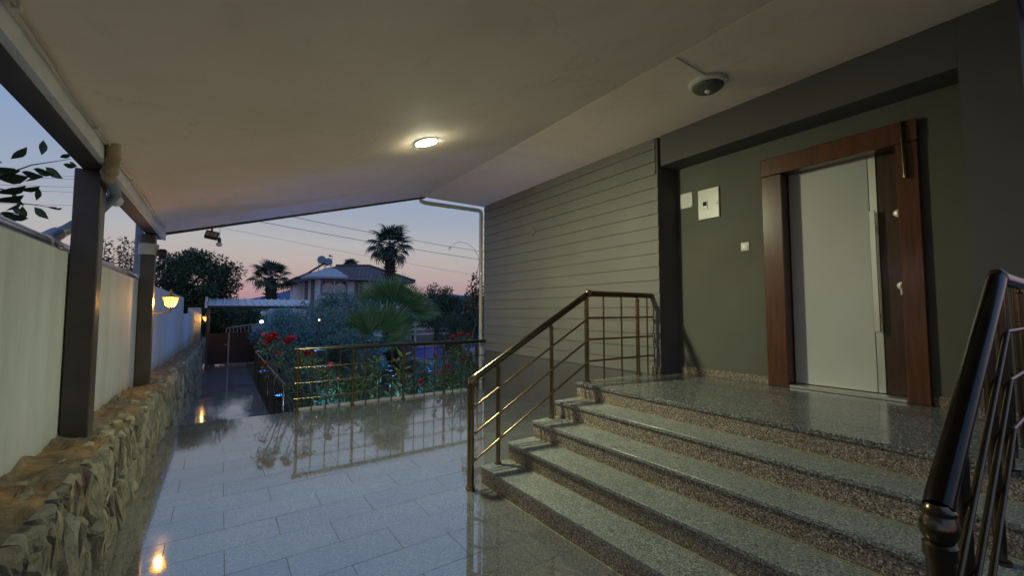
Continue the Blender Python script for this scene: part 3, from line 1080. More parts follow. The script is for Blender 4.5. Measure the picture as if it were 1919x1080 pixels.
# gutter and downpipe at the house corner
g_ = thing('downpipe', 'cream gutter and downpipe at the corner of the siding', 'pipe', (4.12, 7.02, 0))
obj('gutter', tube([(2.86, 7.01, 3.49), (2.88, 7.02, 3.44), (2.95, 7.02, 3.425), (4.03, 7.02, 3.44), (4.1, 7.02, 3.43), (4.12, 7.02, 3.38)], 0.038, 14), 'pvc_cream', g_, smooth=True)
obj('pipe', tube([(4.12, 7.02, 3.4), (4.12, 7.02, 1.2), (4.125, 7.02, 0.12), (4.125, 7.02, GZ)], 0.036, 14), 'pvc_cream', g_, smooth=True)
for zz in (3.3, 2.2, 1.1, 0.3):
    obj('clamp', tube([(4.121, 7.02, zz - 0.012), (4.121, 7.02, zz + 0.012)], 0.041, 14), 'steel', g_, smooth=True)
obj('clamp', tube([(3.4, 7.02, 3.43), (3.42, 7.02, 3.43)], 0.043, 14), 'steel', g_, smooth=True)

# drain through the roof edge, steel pipe on the wall, grey riser
g_ = thing('roof_drain', 'tan elbow drain bending round the nearest post into a grey pipe', 'pipe', (-0.6, 3.5, 2.4))
obj('elbow', tube([(-0.585, 3.5, 2.51), (-0.585, 3.51, 2.45), (-0.59, 3.53, 2.40), (-0.605, 3.58, 2.355), (-0.63, 3.68, 2.325)], [0.036, 0.036, 0.038, 0.038, 0.036], 14), 'pvc_tan', g_, smooth=True)
obj('collar', tube([(-0.588, 3.518, 2.425), (-0.592, 3.535, 2.395)], 0.043, 14), 'pvc_tan', g_, smooth=True)
obj('collar', tube([(-0.605, 3.58, 2.355), (-0.62, 3.62, 2.34)], 0.042, 14), 'pvc_tan', g_, smooth=True)
obj('pipe', tube([(-0.625, 3.66, 2.33), (-0.63, 3.92, 2.28), (-0.72, 3.98, 2.16), (-0.86, 3.93, 2.0), (-0.9, 3.85, 1.95)], 0.034, 14), 'pvc_grey', g_, smooth=True)
obj('pipe_foot', tube([(-0.89, 3.88, 1.965), (-0.9, 3.72, 1.905), (-0.87, 3.62, 1.885)], 0.043, 14), 'pvc_grey', g_, smooth=True)
g_ = thing('wall_pipe', 'shiny steel pipe lying along the top of the white wall', 'pipe', (-0.86, 4, 1.87))
obj('pipe', tube([(-0.86, 0.3, 1.872), (-0.86, 3.4, 1.87), (-0.86, 7.0, 1.868)], 0.036, 16), 'steel', g_, smooth=True)
for yy in (2.2, 3.55, 3.68, 5.2, 6.6):
    obj('joint', tube([(-0.86, yy - 0.02, 1.87), (-0.86, yy + 0.02, 1.87)], 0.042, 16), 'steel', g_, smooth=True)
g_ = thing('grey_standpipe', 'upright blue grey pipe rising from the wall to the roof beam behind the posts', 'pipe', (-0.88, 7.05, 1.87))
obj('pipe', tube([(-0.87, 6.98, 1.872), (-0.885, 7.05, 1.9), (-0.89, 7.06, 1.96), (-0.89, 7.06, 2.7)], [0.042, 0.047, 0.043, 0.043], 14), 'pvc_grey', g_, smooth=True)
obj('collar', tube([(-0.89, 7.06, 1.95), (-0.89, 7.06, 2.03)], 0.05, 14), 'pvc_grey', g_, smooth=True)


# hanging bulbs and floodlight
def bulb(label, p, s, top):
    b = thing('hanging_bulb', label, 'light bulb', p, 'unlit bulbs hung from the roof edge')
    obj('cable', tube([(p.x, p.y, p.z + 0.09 * s), (p.x + 0.004, p.y, (p.z + top) / 2), (p.x, p.y + 0.02, top)], 0.003, 6), 'wire', b)
    obj('socket', lathe([(0.028 * s, 0.0), (0.028 * s, 0.05 * s), (0.022 * s, 0.085 * s), (0.006 * s, 0.1 * s)], 16, p), 'black', b, smooth=True)
    obj('glass', lathe([(0.004 * s, -0.075 * s), (0.03 * s, -0.068 * s), (0.047 * s, -0.045 * s), (0.05 * s, -0.028 * s), (0.042 * s, -0.008 * s), (0.03 * s, 0.001)], 18, p), 'bulb_off', b, smooth='all')


bulb('unlit bulb in a black socket hanging beside the nearest post', Vector((-0.67, 4.17, 2.31)), 0.95, 2.379)
bulb('unlit bulb hanging from the roof edge beside the floodlight', at(411, 455, 6.96) + Vector((0, 0, 0.0)), 0.75, 2.62)
fp = at(397, 441, 7.0)
fl = thing('floodlight', 'small unlit floodlight fixed under the far roof edge', 'floodlight', fp)
Fm = Matrix.Translation(fp) @ Matrix.Rotation(R(-35), 4, 'X') @ Matrix.Rotation(R(12), 4, 'Y')
obj('housing', xform(box(-0.075, 0.075, -0.028, 0.028, -0.06, 0.06, 0.006), Fm), 'black', fl)
obj('lens', xform(box(-0.062, 0.062, -0.032, -0.029, -0.048, 0.03, 0.001), Fm), 'pvc_tan', fl)
for q in (-0.02, 0.02):
    obj('bar', xform(box(q - 0.003, q + 0.003, -0.035, -0.0325, -0.048, 0.03), Fm), 'black', fl)
obj('bracket', tube([(fp.x, fp.y - 0.0, fp.z + 0.04), (fp.x, fp.y, fp.z + 0.13)], 0.012, 8), 'black', fl)

# camera box on the far post
kp = Vector((-0.64, 6.46, 2.19))
k_ = thing('security_camera', 'black security camera on a white collar on the far post', 'camera', kp)
obj('collar', tube([(-0.73, 6.485, 2.13), (-0.73, 6.485, 2.26)], 0.094, 20), 'pvc_cream', k_, smooth=True)
obj('body', box(-0.632, -0.56, 6.40, 6.52, 2.09, 2.205, 0.012), 'black', k_)
obj('bracket', box(-0.66, -0.633, 6.46, 6.5, 2.13, 2.17), 'white_plastic', k_)
obj('lens', lathe([(0.03, 0), (0.03, -0.012), (0.02, -0.014), (0.004, -0.01)], 16, (-0.595, 6.401, 2.14), 'y'), 'glass_dark', k_, smooth=True)




def lantern_glass(name, col, strength, clear):
    m, t, b = new_mat(name)
    e = nd(t, 'ShaderNodeEmission', Strength=strength)
    e.inputs['Color'].default_value = (*col, 1)
    tr = t.nodes.new('ShaderNodeBsdfTransparent')
    tr.inputs[0].default_value = (1.0, 0.86, 0.6, 1)
    mx = t.nodes.new('ShaderNodeMixShader')
    mx.inputs[0].default_value = clear
    t.links.new(e.outputs[0], mx.inputs[1])
    t.links.new(tr.outputs[0], mx.inputs[2])
    t.links.new(mx.outputs[0], t.nodes['Material Output'].inputs[0])
    return m


M['warm_glass'] = lantern_glass('lit_lantern_glass', (1.0, 0.6, 0.2), 2.6, 0.55)
M['warm_glass_far'] = lantern_glass('lit_far_lantern_glass', (1.0, 0.6, 0.2), 2.6, 0.55)


def lantern(label, p, wallx, s=1.0, glass='warm_glass', watts=40):
    l_ = thing('wall_lantern', label, 'lantern', p, 'lit lanterns on the white wall')
    x, y, z = p
    prof = [(0.035, -0.1), (0.06, -0.088), (0.075, -0.05), (0.092, 0.0), (0.108, 0.06), (0.112, 0.075)]
    obj('glass', lathe([(r_ * s, h * s) for r_, h in prof], 8, p), glass, l_)
    ld = bpy.data.lights.new('lantern_bulb', 'POINT')
    ld.energy = watts
    ld.color = (1.0, 0.56, 0.22)
    ld.shadow_soft_size = 0.03 * s
    lo = bpy.data.objects.new('lantern_bulb', ld)
    C.objects.link(lo)
    lo.parent = l_
    lo.location = (0, 0, -0.01)
    obj('roof', lathe([(r_ * s, h * s) for r_, h in [(0.128, 0.074), (0.13, 0.084), (0.095, 0.105), (0.05, 0.128), (0.035, 0.15), (0.022, 0.158), (0.03, 0.172), (0.012, 0.19), (0.016, 0.204), (0.004, 0.222)]], 8, p), 'lantern_metal', l_)
    for q in range(8):
        a = 2 * math.pi * q / 8
        pts = [(x + r_ * s * 1.03 * math.cos(a), y + r_ * s * 1.03 * math.sin(a), z + h * s) for r_, h in prof]
        obj('rib', tube(pts, 0.0035 * s, 5), 'lantern_metal', l_)
    obj('base', lathe([(r_ * s, h * s) for r_, h in [(0.008, -0.2), (0.018, -0.185), (0.01, -0.17), (0.028, -0.155), (0.018, -0.135), (0.04, -0.12), (0.05, -0.1), (0.036, -0.095)]], 12, p), 'lantern_metal', l_, smooth=True)
    arm = []
    for q in range(13):
        t = q / 12
        arm.append((x + (wallx - x) * t, y + 0.03 * s * t, z + s * (-0.15 - 0.1 * math.sin(t * math.pi) + 0.06 * t)))
    obj('arm', tube(arm, 0.011 * s, 8), 'lantern_metal', l_, smooth=True)
    obj('back_plate', box(wallx - 0.002, wallx + 0.018, y + 0.03 * s - 0.045 * s, y + 0.03 * s + 0.045 * s, z - 0.2 * s, z + 0.02 * s, 0.006), 'lantern_metal', l_)


lantern('large lit lantern on the white wall just beyond the second post', Vector((-0.53, 6.78, 1.59)), -0.797, 0.7)
lantern('small lit lantern far along the wall beside the brown gate', Vector((-0.47, 19.35, 1.22)), -0.797, 0.9, 'warm_glass_far', 14)

# ================================================================== FAR END OF THE PATH
gy = 20.0
g_ = thing('gate', 'low dark brown metal gate closing the end of the path', 'gate', (0.5, gy, PZ))
obj('leaf_panel', box(-0.4, 0.24, gy, gy + 0.03, PZ + 0.05, 0.63), 'gate', g_)
lp = obj('leaf_panel', box(0.30, 1.95, gy, gy + 0.03, PZ + 0.06, 0.64), 'gate', g_)
for a, b in ((0.245, 0.295),):
    obj('frame', box(a, b, gy - 0.012, gy + 0.03, PZ + 0.03, 0.65), 'gate_frame', g_)
obj('frame', box(0.297, 1.95, gy - 0.008, gy + 0.034, PZ + 0.02, PZ + 0.058), 'gate_frame', g_)
obj('handle', join(box(0.13, 0.25, gy - 0.05, gy - 0.02, 0.16, 0.2, 0.004), box(0.235, 0.27, gy - 0.03, gy - 0.0125, 0.05, 0.26, 0.004)), 'gate_frame', g_)
for q in range(6):
    x = -0.35 + q * 0.11
    obj('seam', box(x - 0.004, x + 0.004, gy - 0.006, gy - 0.0005, PZ + 0.06, 0.62), 'gate', g_)

cn = thing('gate_canopy', 'pale ribbed sheet canopy on a thin post over the gate', 'canopy', (0.5, 19.5, PZ))
zc0, zc1 = 1.70, 1.98
for q in range(15):
    xa, xb = -0.42 + q * 0.235, -0.42 + (q + 1) * 0.235
    prof = [(xa, 0.0), (xa + 0.02, 0.045), (xa + 0.055, 0.045), (xa + 0.075, 0.0), (xb - 0.001, 0.0), (xb - 0.001, -0.012), (xa, -0.012)]
    n_ = len(prof)
    v = [(x, 18.6, zc0 + h) for x, h in prof] + [(x + 0.0, 20.4, zc1 + h) for x, h in prof]
    f = [tuple(range(n_)), tuple(range(2 * n_ - 1, n_ - 1, -1))] + [(i, i + n_, (i + 1) % n_ + n_, (i + 1) % n_) for i in range(n_)]
    obj('roof_sheet', (v, f), 'sheet', cn)
obj('front_beam', box(-0.45, 3.1, 18.62, 18.68, zc0 - 0.11, zc0 - 0.013), 'black', cn)
obj('post', box(-0.44, -0.36, 18.64, 18.72, PZ, zc0 - 0.111), 'post', cn)
obj('post', box(3.0, 3.08, 18.64, 18.72, GZ, zc0 - 0.111), 'post', cn)
obj('end_cap', join(box(-0.5, -0.422, 18.58, 18.7, zc0 - 0.1, zc0 + 0.14), box(-0.49, -0.43, 18.7, 20.4, zc0, zc1 + 0.03)), 'sheet', cn)
obj('back_post', box(-0.44, -0.36, 20.3, 20.38, PZ, zc1 - 0.02), 'post', cn)

af = thing('arched_fence', 'pale picket fence with an arched top beyond the gate', 'fence', (1, 23, GZ))
arc = []
for q in range(13):
    px = 424 + q * 7
    py = 616 - 7.5 * math.sin(q / 12 * math.pi * 0.62)
    p = at(px, py, 23.0)
    arc.append(p)
    if q % 1 == 0:
        obj('picket', box(p.x - 0.02, p.x + 0.02, 22.985, 23.015, GZ, p.z - 0.02), 'gate_frame', af)
obj('top_rail', tube(arc, 0.035, 8), 'gate_frame', af, smooth=True)
pk = thing('pink_awning', 'pale pink cloth screen hung behind the arched fence', 'screen', at(480, 640, 23.6))
a, b = at(474, 610, 23.6), at(491, 624, 23.6)
v, f = [], []
for q in range(13):
    t = q / 12
    yy = 23.6 + 0.05 * math.sin(q * 1.9)
    v += [(a.x + (b.x - a.x) * t, yy, a.z), (a.x + (b.x - a.x) * t, yy + 0.03 * math.sin(q), GZ + 0.1)]
    if q < 12:
        f.append((2 * q, 2 * q + 2, 2 * q + 3, 2 * q + 1))
cl = obj('cloth', (v, f), 'pink', pk, smooth='all')
md = cl.modifiers.new('thick', 'SOLIDIFY')
md.thickness = 0.01
obj('pole', tube([(a.x, 23.63, GZ), (a.x, 23.63, a.z + 0.05)], 0.02, 8), 'gate_frame', pk)
obj('pole', tube([(b.x, 23.63, GZ), (b.x, 23.63, a.z + 0.05)], 0.02, 8), 'gate_frame', pk)

nc = thing('curved_shelter', 'pale shelter with a curved roof beyond the gate canopy', 'shelter', (3, 27, GZ))
cv, cf = [], []
for q in range(12):
    t = q / 11
    p = at(490 + 85 * t, 594 - 18 * math.sin(t * 1.75), 26)
    for (yy, dz) in ((26, 0), (29, 0.05), (29, 0.2), (26, 0.13)):
        cv.append((p.x, yy, p.z + dz))
for q in range(11):
    for e in range(4):
        e2 = (e + 1) % 4
        cf.append((q * 4 + e, q * 4 + e2, q * 4 + 4 + e2, q * 4 + 4 + e))
obj('curved_roof', (cv, cf), 'sheet', nc)
p = at(504, 600, 26.2)
for xx in (p.x, p.x + 2.6):
    obj('post', box(xx - 0.07, xx + 0.07, 26.1, 26.24, GZ, p.z + 0.35), 'facade', nc)
    obj('post', box(xx - 0.07, xx + 0.07, 28.7, 28.84, GZ, p.z + 0.4), 'facade', nc)


def globe_lamp(label, p, mat, r, gz=GZ):
    l_ = thing('garden_lamp', label, 'lamp', (p.x, p.y, gz), 'small lit lamps in the gardens')
    obj('post', tube([(p.x, p.y, gz), (p.x, p.y, p.z - r)], 0.025, 8), 'post', l_)
    obj('globe', lathe([(r * math.sin(math.pi * (q + 0.02) / 10.04), -r * math.cos(math.pi * (q + 0.02) / 10.04)) for q in range(11)], 14, p), mat, l_, smooth='all')
    obj('cap', lathe([(r * 0.9, r * 0.75), (r * 0.5, r * 1.15), (r * 0.1, r * 1.3)], 12, p), 'post', l_, smooth=True)


globe_lamp('white globe lamp glowing above the arched fence', at(490, 603, 24.0), 'cool_far', 0.08)
globe_lamp('tiny warm lamp glowing among the olive foliage', at(598, 600, 11.9), 'warm_far', 0.02)
globe_lamp('bright warm lamp at the white fence beyond the pool', at(814, 597, 25.6), 'warm_far', 0.12)

# ================================================================== NEIGHBOUR'S HOUSE
nh = thing('neighbour_house', 'pale two storey house with dark tiled roof behind the garden', 'house', (8, 32, GZ))
HY = 30.0


def q2(cx_, cy_, Y=HY):
    return at(540 + cx_ * 0.1297, 470 + cy_ * 0.1297, Y)


A = q2(455, 380)          # left end of the bay front
B = q2(862, 380)          # right end of the bay front
Cc = q2(1350, 385)        # right part
Lf = q2(225, 420, HY + 2.2)
ztp = A.z
ybk = HY + 9
obj('wall', prism([(Lf.x, HY + 2.2), (A.x, HY), (B.x, HY), (B.x, HY + 0.9), (Cc.x + 2.0, HY + 0.9), (Cc.x + 2.0, ybk), (Lf.x, ybk)], GZ, ztp), 'facade', nh)
# tiled main roof
E1 = Vector((B.x - 0.3, HY + 0.1, ztp + 0.02)); E2 = q2(1750, 375); E2 = Vector((E2.x + 0.6, HY + 0.1, ztp + 0.02))
r1, r2 = q2(690, 222, HY + 4.5), q2(1180, 222, HY + 4.5)
xl = Lf.x - 0.7
v = [(xl, HY + 0.6, ztp), (E2.x, HY + 0.4, ztp), (E2.x, ybk + 0.5, ztp), (xl, ybk + 0.5, ztp), (r1.x, HY + 4.5, r1.z), (r2.x, HY + 4.5, r2.z),
     (xl, HY + 0.6, ztp - 0.14), (E2.x, HY + 0.4, ztp - 0.14), (E2.x, ybk + 0.5, ztp - 0.14), (xl, ybk + 0.5, ztp - 0.14)]
f = [(0, 1, 5, 4), (1, 2, 5), (2, 3, 4, 5), (3, 0, 4), (0, 6, 7, 1), (1, 7, 8, 2), (2, 8, 9, 3), (3, 9, 6, 0), (6, 9, 8, 7)]
rf = obj('roof', (v, f), 'roof_tile', nh)
obj('ridge', tube([(r1.x, HY + 4.5, r1.z + 0.02), (r2.x, HY + 4.5, r2.z + 0.02)], 0.11, 8), 'roof_tile', rf)
obj('ridge', tube([(r2.x, HY + 4.5, r2.z + 0.02), (E2.x, HY + 0.4, ztp + 0.05)], 0.1, 8), 'roof_tile', rf)
obj('gutter', tube([(B.x, HY + 0.36, ztp - 0.05), (E2.x, HY + 0.36, ztp - 0.05)], 0.07, 8), 'frame_grey', rf)
# second hip behind the palm
h2 = q2(1010, 250, HY + 2.5)
# smooth pale roof over the bay
ap = q2(590, 240, HY + 1.6)
b0, b1, b2 = q2(280, 362, HY - 0.4), q2(868, 378, HY - 0.4), q2(75, 412, HY + 1.9)
v = [tuple(b0), tuple(b1), (b1.x, HY + 3.0, ap.z), tuple(ap), tuple(b2), (b2.x, HY + 4.6, b2.z + 0.1),
     (b0.x, b0.y, b0.z - 0.13), (b1.x, b1.y, b1.z - 0.13), (b2.x, b2.y, b2.z - 0.13)]
f = [(0, 1, 2, 3), (4, 0, 3), (5, 4, 3), (5, 3, 2), (0, 6, 7, 1), (4, 8, 6, 0)]
obj('bay_roof', (v, f), 'soffit', nh)
obj('bay_soffit', ([(b0.x, b0.y, b0.z - 0.131), (b1.x, b1.y, b1.z - 0.131), (b1.x, HY + 1, b1.z - 0.131), (b2.x, HY + 3, b2.z - 0.131), (b2.x, b2.y, b2.z - 0.131)], [(0, 1, 2, 3, 4)]), 'facade', nh)
obj('roof_edge', tube([(b2.x, b2.y, b2.z), (b2.x + 0.9, b2.y + 0.3, b2.z + 0.45), tuple(q2(520, 185, HY + 1.4))], 0.07, 8), 'roof_tile', nh)
obj('brace', tube([tuple(q2(125, 445, HY + 2.0)), tuple(q2(215, 520, HY + 2.2))], 0.035, 6), 'facade', nh)


def window(x0, x1, z0, z1, y, arch=False):
    wn = obj('window', join(box(x0, x1, y - 0.06, y - 0.001, z1 - 0.1, z1), box(x0, x1, y - 0.06, y - 0.001, z0, z0 + 0.1), box(x0, x0 + 0.1, y - 0.06, y - 0.001, z0 + 0.101, z1 - 0.101), box(x1 - 0.1, x1, y - 0.06, y - 0.001, z0 + 0.101, z1 - 0.101)), 'frame_grey', nh)
    m_ = (x0 + x1) / 2
    for a, b in ((x0 + 0.12, m_ - 0.03), (m_ + 0.03, x1 - 0.12)):
        obj('pane', box(a, b, y - 0.012, y - 0.002, z0 + 0.12, z1 - 0.12), 'glass_dark', wn)
        if arch:
            n_ = 9
            v = [(a, y - 0.016, z0 + 0.12)] + [(a + (b - a) * q / (n_ - 1), y - 0.016, z0 + 0.12 + (z1 - z0 - 0.36) * (0.72 + 0.28 * math.sin(math.pi * q / (n_ - 1)))) for q in range(n_)] + [(b, y - 0.016, z0 + 0.12)]
            v2 = [(p[0], p[1] - 0.01, p[2]) for p in v]
            k_n = len(v)
            obj('curtain', (v + v2, [tuple(range(k_n)), tuple(range(2 * k_n - 1, k_n - 1, -1))] + [(i, i + k_n, (i + 1) % k_n + k_n, (i + 1) % k_n) for i in range(k_n)]), 'curtain', wn)
    obj('mullion', box(m_ - 0.028, m_ + 0.028, y - 0.05, y - 0.0015, z0 + 0.101, z1 - 0.101), 'white_trim', wn)


w0, w1 = q2(470, 400), q2(855, 640)
window(w0.x, w1.x, w1.z, w0.z - 0.02, HY, True)
w0, w1 = q2(1010, 440), q2(1130, 640)
window(w0.x, w1.x, w1.z - 0.3, w0.z, HY + 0.9)
w0, w1 = q2(1250, 490), q2(1340, 600)
window(w0.x, w1.x, w1.z - 0.3, w0.z, HY + 0.9)
# narrow windows on the slanting side of the bay
dirv = (Vector((A.x, HY, 0)) - Vector((Lf.x, HY + 2.2, 0))).normalized()
nrm = Vector((dirv.y, -dirv.x, 0))
for t0, t1 in ((0.12, 0.3), (0.52, 0.72)):
    p0 = Vector((Lf.x, HY + 2.2, 0)).lerp(Vector((A.x, HY, 0)), t0)
    p1 = Vector((Lf.x, HY + 2.2, 0)).lerp(Vector((A.x, HY, 0)), t1)
    v = []
    for zz in (ztp - 1.75, ztp - 0.12):
        for p in (p0, p1):
            for d in (0.001, 0.05):
                v.append((p.x + nrm.x * d, p.y + nrm.y * d, zz))
    obj('window', (v, [(0, 1, 3, 2), (4, 6, 7, 5), (0, 4, 5, 1), (2, 3, 7, 6), (1, 5, 7, 3), (0, 2, 6, 4)]), 'frame_grey', nh)

# rooftop water tanks
for i, (cx_, cy_, rr, lab) in enumerate(((487, 130, 54, 'round blue grey water tank on the left of the neighbour roof'), (585, 158, 50, 'round dark water tank on the right of the neighbour roof'))):
    p = q2(cx_, cy_, HY + 1.5)
    r_ = rr * 0.1297 * 30 / 786 * 1.05
    t_ = thing('water_tank', lab, 'water tank', (p.x, p.y, p.z - r_), 'water tanks on the neighbour roof')
    d = 0.12 if i == 0 else 0.5
    obj('drum', lathe([(r_ * 0.2, -0.06), (r_ * 0.93, -0.04), (r_, 0.0), (r_, d), (r_ * 0.9, d + 0.05)], 24, p, 'y'), 'tank', t_, smooth=True)
    for dx in (-0.3, 0.3):
        obj('leg', tube([(p.x + dx * r_ * 2, p.y + 0.1, p.z - r_ * 0.8), (p.x + dx * r_ * 2.2, p.y + 0.1, p.z - r_ - 0.75 + 0.3 * i)], 0.025, 6), 'frame_grey', t_)
p = q2(610, 75, HY + 1.7)
t_ = thing('roof_antenna', 'thin antenna mast with a small box beside the water tanks', 'antenna', (p.x, p.y, p.z - 1.2))
obj('mast', tube([(p.x + 0.12, p.y, p.z - 1.2), (p.x + 0.12, p.y, p.z + 0.05)], 0.018, 6), 'frame_grey', t_)
obj('receiver', box(p.x - 0.1, p.x + 0.06, p.y - 0.05, p.y + 0.05, p.z - 0.06, p.z + 0.06, 0.01), 'post', t_)

# ================================================================== POOL AND WHITE FENCE
pool = obj('pool_water', box(6.2, 13.5, 13.5, 22.5, GZ - 0.1, GZ + 0.12), 'pool', kind='structure')
obj('pool_coping', join(box(5.8, 6.19, 13.1, 22.9, GZ - 0.1, GZ + 0.38, 0.01), box(6.191, 13.5, 13.1, 13.49, GZ - 0.1, GZ + 0.38, 0.01), box(6.191, 13.5, 22.51, 22.9, GZ - 0.1, GZ + 0.38, 0.01)), 'coping', pool)
fy = 26.0
fa, fb = at(772, 612, fy), at(912, 612, fy)
wf_ = thing('white_fence', 'low white rail fence beyond the pool', 'fence', (fa.x + 1, fy, GZ))
zz0 = fa.z
for q in range(3):
    obj('rail', box(fa.x, fb.x, fy - 0.02, fy + 0.02, zz0 + 0.1 - q * 0.33, zz0 + 0.2 - q * 0.33), 'white_trim', wf_)
x = fa.x + 0.2
while x < fb.x:
    obj('post', box(x - 0.06, x + 0.06, fy - 0.085, fy - 0.021, GZ, zz0 + 0.32), 'white_trim', wf_)
    x += 1.35


def blue_lamp(label, p, r=0.06):
    """uplight: lens deep in a black cup on a spike"""
    b = thing('blue_garden_light', label, 'garden light', p, 'blue lit garden lights')
    obj('spike', tube([(p[0], p[1], GZ - 0.05), (p[0], p[1], p[2] - 0.02)], 0.015, 6), 'black', b)
    obj('lens', lathe([(r, 0.0), (r * 0.98, 0.008), (r * 0.5, 0.014), (r * 0.05, 0.015)], 16, p), 'blue_lamp', b, smooth='all')
    obj('cup', lathe([(r * 0.6, -0.03), (r * 1.05, -0.015), (r * 1.15, 0.025 + r * 0.55), (r * 1.08, 0.025 + r * 0.55), (r * 1.01, 0.001)], 16, p), 'black', b, smooth=True)


M['cyan_lamp'] = emit('lit_cyan_lamp', (0.22, 0.46, 1.0), 75)
for i, px in enumerate((1.35, 2.45, 3.55)):
    o = thing('bulkhead_light', ['blue light on the terrace edge below the rose bushes', 'blue light on the terrace edge below the leafy plants', 'blue light on the terrace edge nearest the house'][i], 'garden light', (px, 7.05, -0.2), 'blue lights on the terrace edge')
    obj('lens', lathe([(0.075, 0.012), (0.07, 0.03), (0.05, 0.045), (0.01, 0.052)], 16, (px, 7.04, -0.2), 'y'), 'cyan_lamp', o)
    obj('rim', lathe([(0.09, 0.0), (0.09, 0.012), (0.08, 0.018), (0.075, 0.005)], 16, (px, 7.042, -0.2), 'y'), 'black', o)
blue_lamp('blue garden light at the foot of the fan palm', (4.1, 12.1, -0.3), 0.06)
blue_lamp('blue garden light among the shrubs by the far end of the railing', (4.9, 11.2, -0.3), 0.04)
blue_lamp('blue garden light just below the middle of the terrace railing', (2.75, 7.5, -0.5), 0.1)
blue_lamp('blue garden light just below the rose end of the terrace railing', (1.45, 7.45, -0.5), 0.08)
blue_lamp('blue garden light beside the path below the roses', (1.12, 10.6, -0.45), 0.1)
blue_lamp('blue garden light beside the path near the gate canopy', (1.12, 15.2, -0.45), 0.1)
for i, px in enumerate((7.4, 9.6, 11.8)):
    o = thing('pool_light', ['blue pool light nearest the house corner end', 'blue pool light in the middle of the near pool wall', 'blue pool light at the far end of the near pool wall'][2 - i], 'pool light', (px, 13.5, GZ + 0.26), 'blue lights in the pool wall')
    obj('lens', lathe([(0.07, 0.0), (0.068, 0.008), (0.04, 0.014), (0.004, 0.015)], 16, (px, 13.5, GZ + 0.27), 'y'), 'blue_lamp', o)
    obj('ring', lathe([(0.085, -0.002), (0.085, 0.006), (0.074, 0.01), (0.071, 0.0)], 16, (px, 13.5, GZ + 0.27), 'y'), 'chrome', o)

# ================================================================== PLANTS
def leaf_cloud(clumps, length, width, seed, up=0.25, quad=True):
    """clumps: (centre, radii, count). Folded diamond leaves, one island each."""
    g = np.random.default_rng(seed)
    cs, rs = [], []
    for c, r_, n_ in clumps:
        u = g.normal(size=(n_, 3))
        u /= np.linalg.norm(u, axis=1, keepdims=True)
        rad = g.random((n_, 1)) ** 0.42
        cs.append(np.array(c) + u * rad * np.array(r_))
        rs.append(u)
    P, U = np.vstack(cs), np.vstack(rs)
    n_ = len(P)
    d = U * 0.7 + g.normal(size=(n_, 3)) * 0.6
    d[:, 2] += up
    d /= np.linalg.norm(d, axis=1, keepdims=True)
    s = g.normal(size=(n_, 3))
    s -= d * np.sum(s * d, axis=1, keepdims=True)
    s /= np.linalg.norm(s, axis=1, keepdims=True)
    nn = np.cross(d, s)
    L = length * g.uniform(0.65, 1.25, (n_, 1))
    W = width * g.uniform(0.7, 1.2, (n_, 1))
    a = P
    b = P + d * L * 0.45 + s * W * 0.5 + nn * W * 0.18
    c = P + d * L
    e = P + d * L * 0.45 - s * W * 0.5 + nn * W * 0.18
    V = np.stack([a, b, c, e], axis=1).reshape(-1, 3)
    i = np.arange(n_) * 4
    F = np.concatenate([np.stack([i, i + 1, i + 2], 1), np.stack([i, i + 2, i + 3], 1)])
    return V, F


def clumps_in(c, r_, k_, cr, per, seed, floor=None):
    g = random.Random(seed)
    out = []
    while len(out) < k_:
        u = [g.uniform(-1, 1) for _ in range(3)]
        l_ = sum(q * q for q in u)
        if 0.25 < l_ < 1:
            p = [c[i] + u[i] * r_[i] for i in range(3)]
            if floor is not None and p[2] < floor:
                continue
            s = g.uniform(0.6, 1.3)
            out.append((p, [cr * s, cr * s, cr * s * 0.75], int(per * s * s)))
    return out


def limbs(base, tips, r0, seed, kink=0.12):
    g = random.Random(seed)
    parts = []
    b = Vector(base)
    for t in tips:
        t = Vector(t)
        pts, rad = [], []
        for q in range(6):
            s = q / 5
            p = b.lerp(t, s) + Vector((g.uniform(-1, 1), g.uniform(-1, 1), g.uniform(-0.3, 0.3))) * kink * math.sin(s * math.pi) * (t - b).length * 0.5
            p.z += 0.1 * (t - b).length * math.sin(s * math.pi)
            pts.append(p)
            rad.append(r0 * (1 - 0.8 * s))
        parts.append(tube(pts, rad, 7))
    return join(*parts)


def bush(name, label, cat, base, cl, length, width, mat, seed, trunk_r=0.05, group=None, up=0.25, trunk_h=0.4):
    o = thing(name, label, cat, base, group)
    obj('crown', leaf_cloud(cl, length, width, seed, up), mat, o)
    tp = Vector(base) + Vector((0, 0, trunk_h))
    big = sorted(cl, key=lambda q: -q[2])[:9]
    parts = [tube([base, tuple(Vector(base).lerp(tp, 0.5) + Vector((0.03, 0.02, 0))), tuple(tp)], [trunk_r * 1.3, trunk_r * 1.1, trunk_r], 9)]
    parts.append(limbs(tp, [q[0] for q in big], trunk_r * 0.65, seed))
    obj('trunk', join(*parts), 'bark', o, smooth='all')
    return o


# olive shrub in the middle of the garden
o1, o2, o3 = at(575, 632, 13.2), at(640, 606, 14.2), at(640, 676, 12.4)
cl = clumps_in(tuple(o1), (1.15, 1.0, 0.95), 76, 0.3, 230, 3, GZ + 0.1) + clumps_in(tuple(o2), (1.0, 0.95, 0.95), 70, 0.3, 230, 4, GZ + 0.1) + clumps_in(tuple(o3), (1.1, 0.75, 0.8), 60, 0.28, 220, 5, GZ + 0.1)
bush('olive_tree', 'broad silvery green olive shrub filling the middle of the garden', 'shrub', (3.0, 13.5, GZ), cl, 0.085, 0.026, 'olive', 11, 0.1)
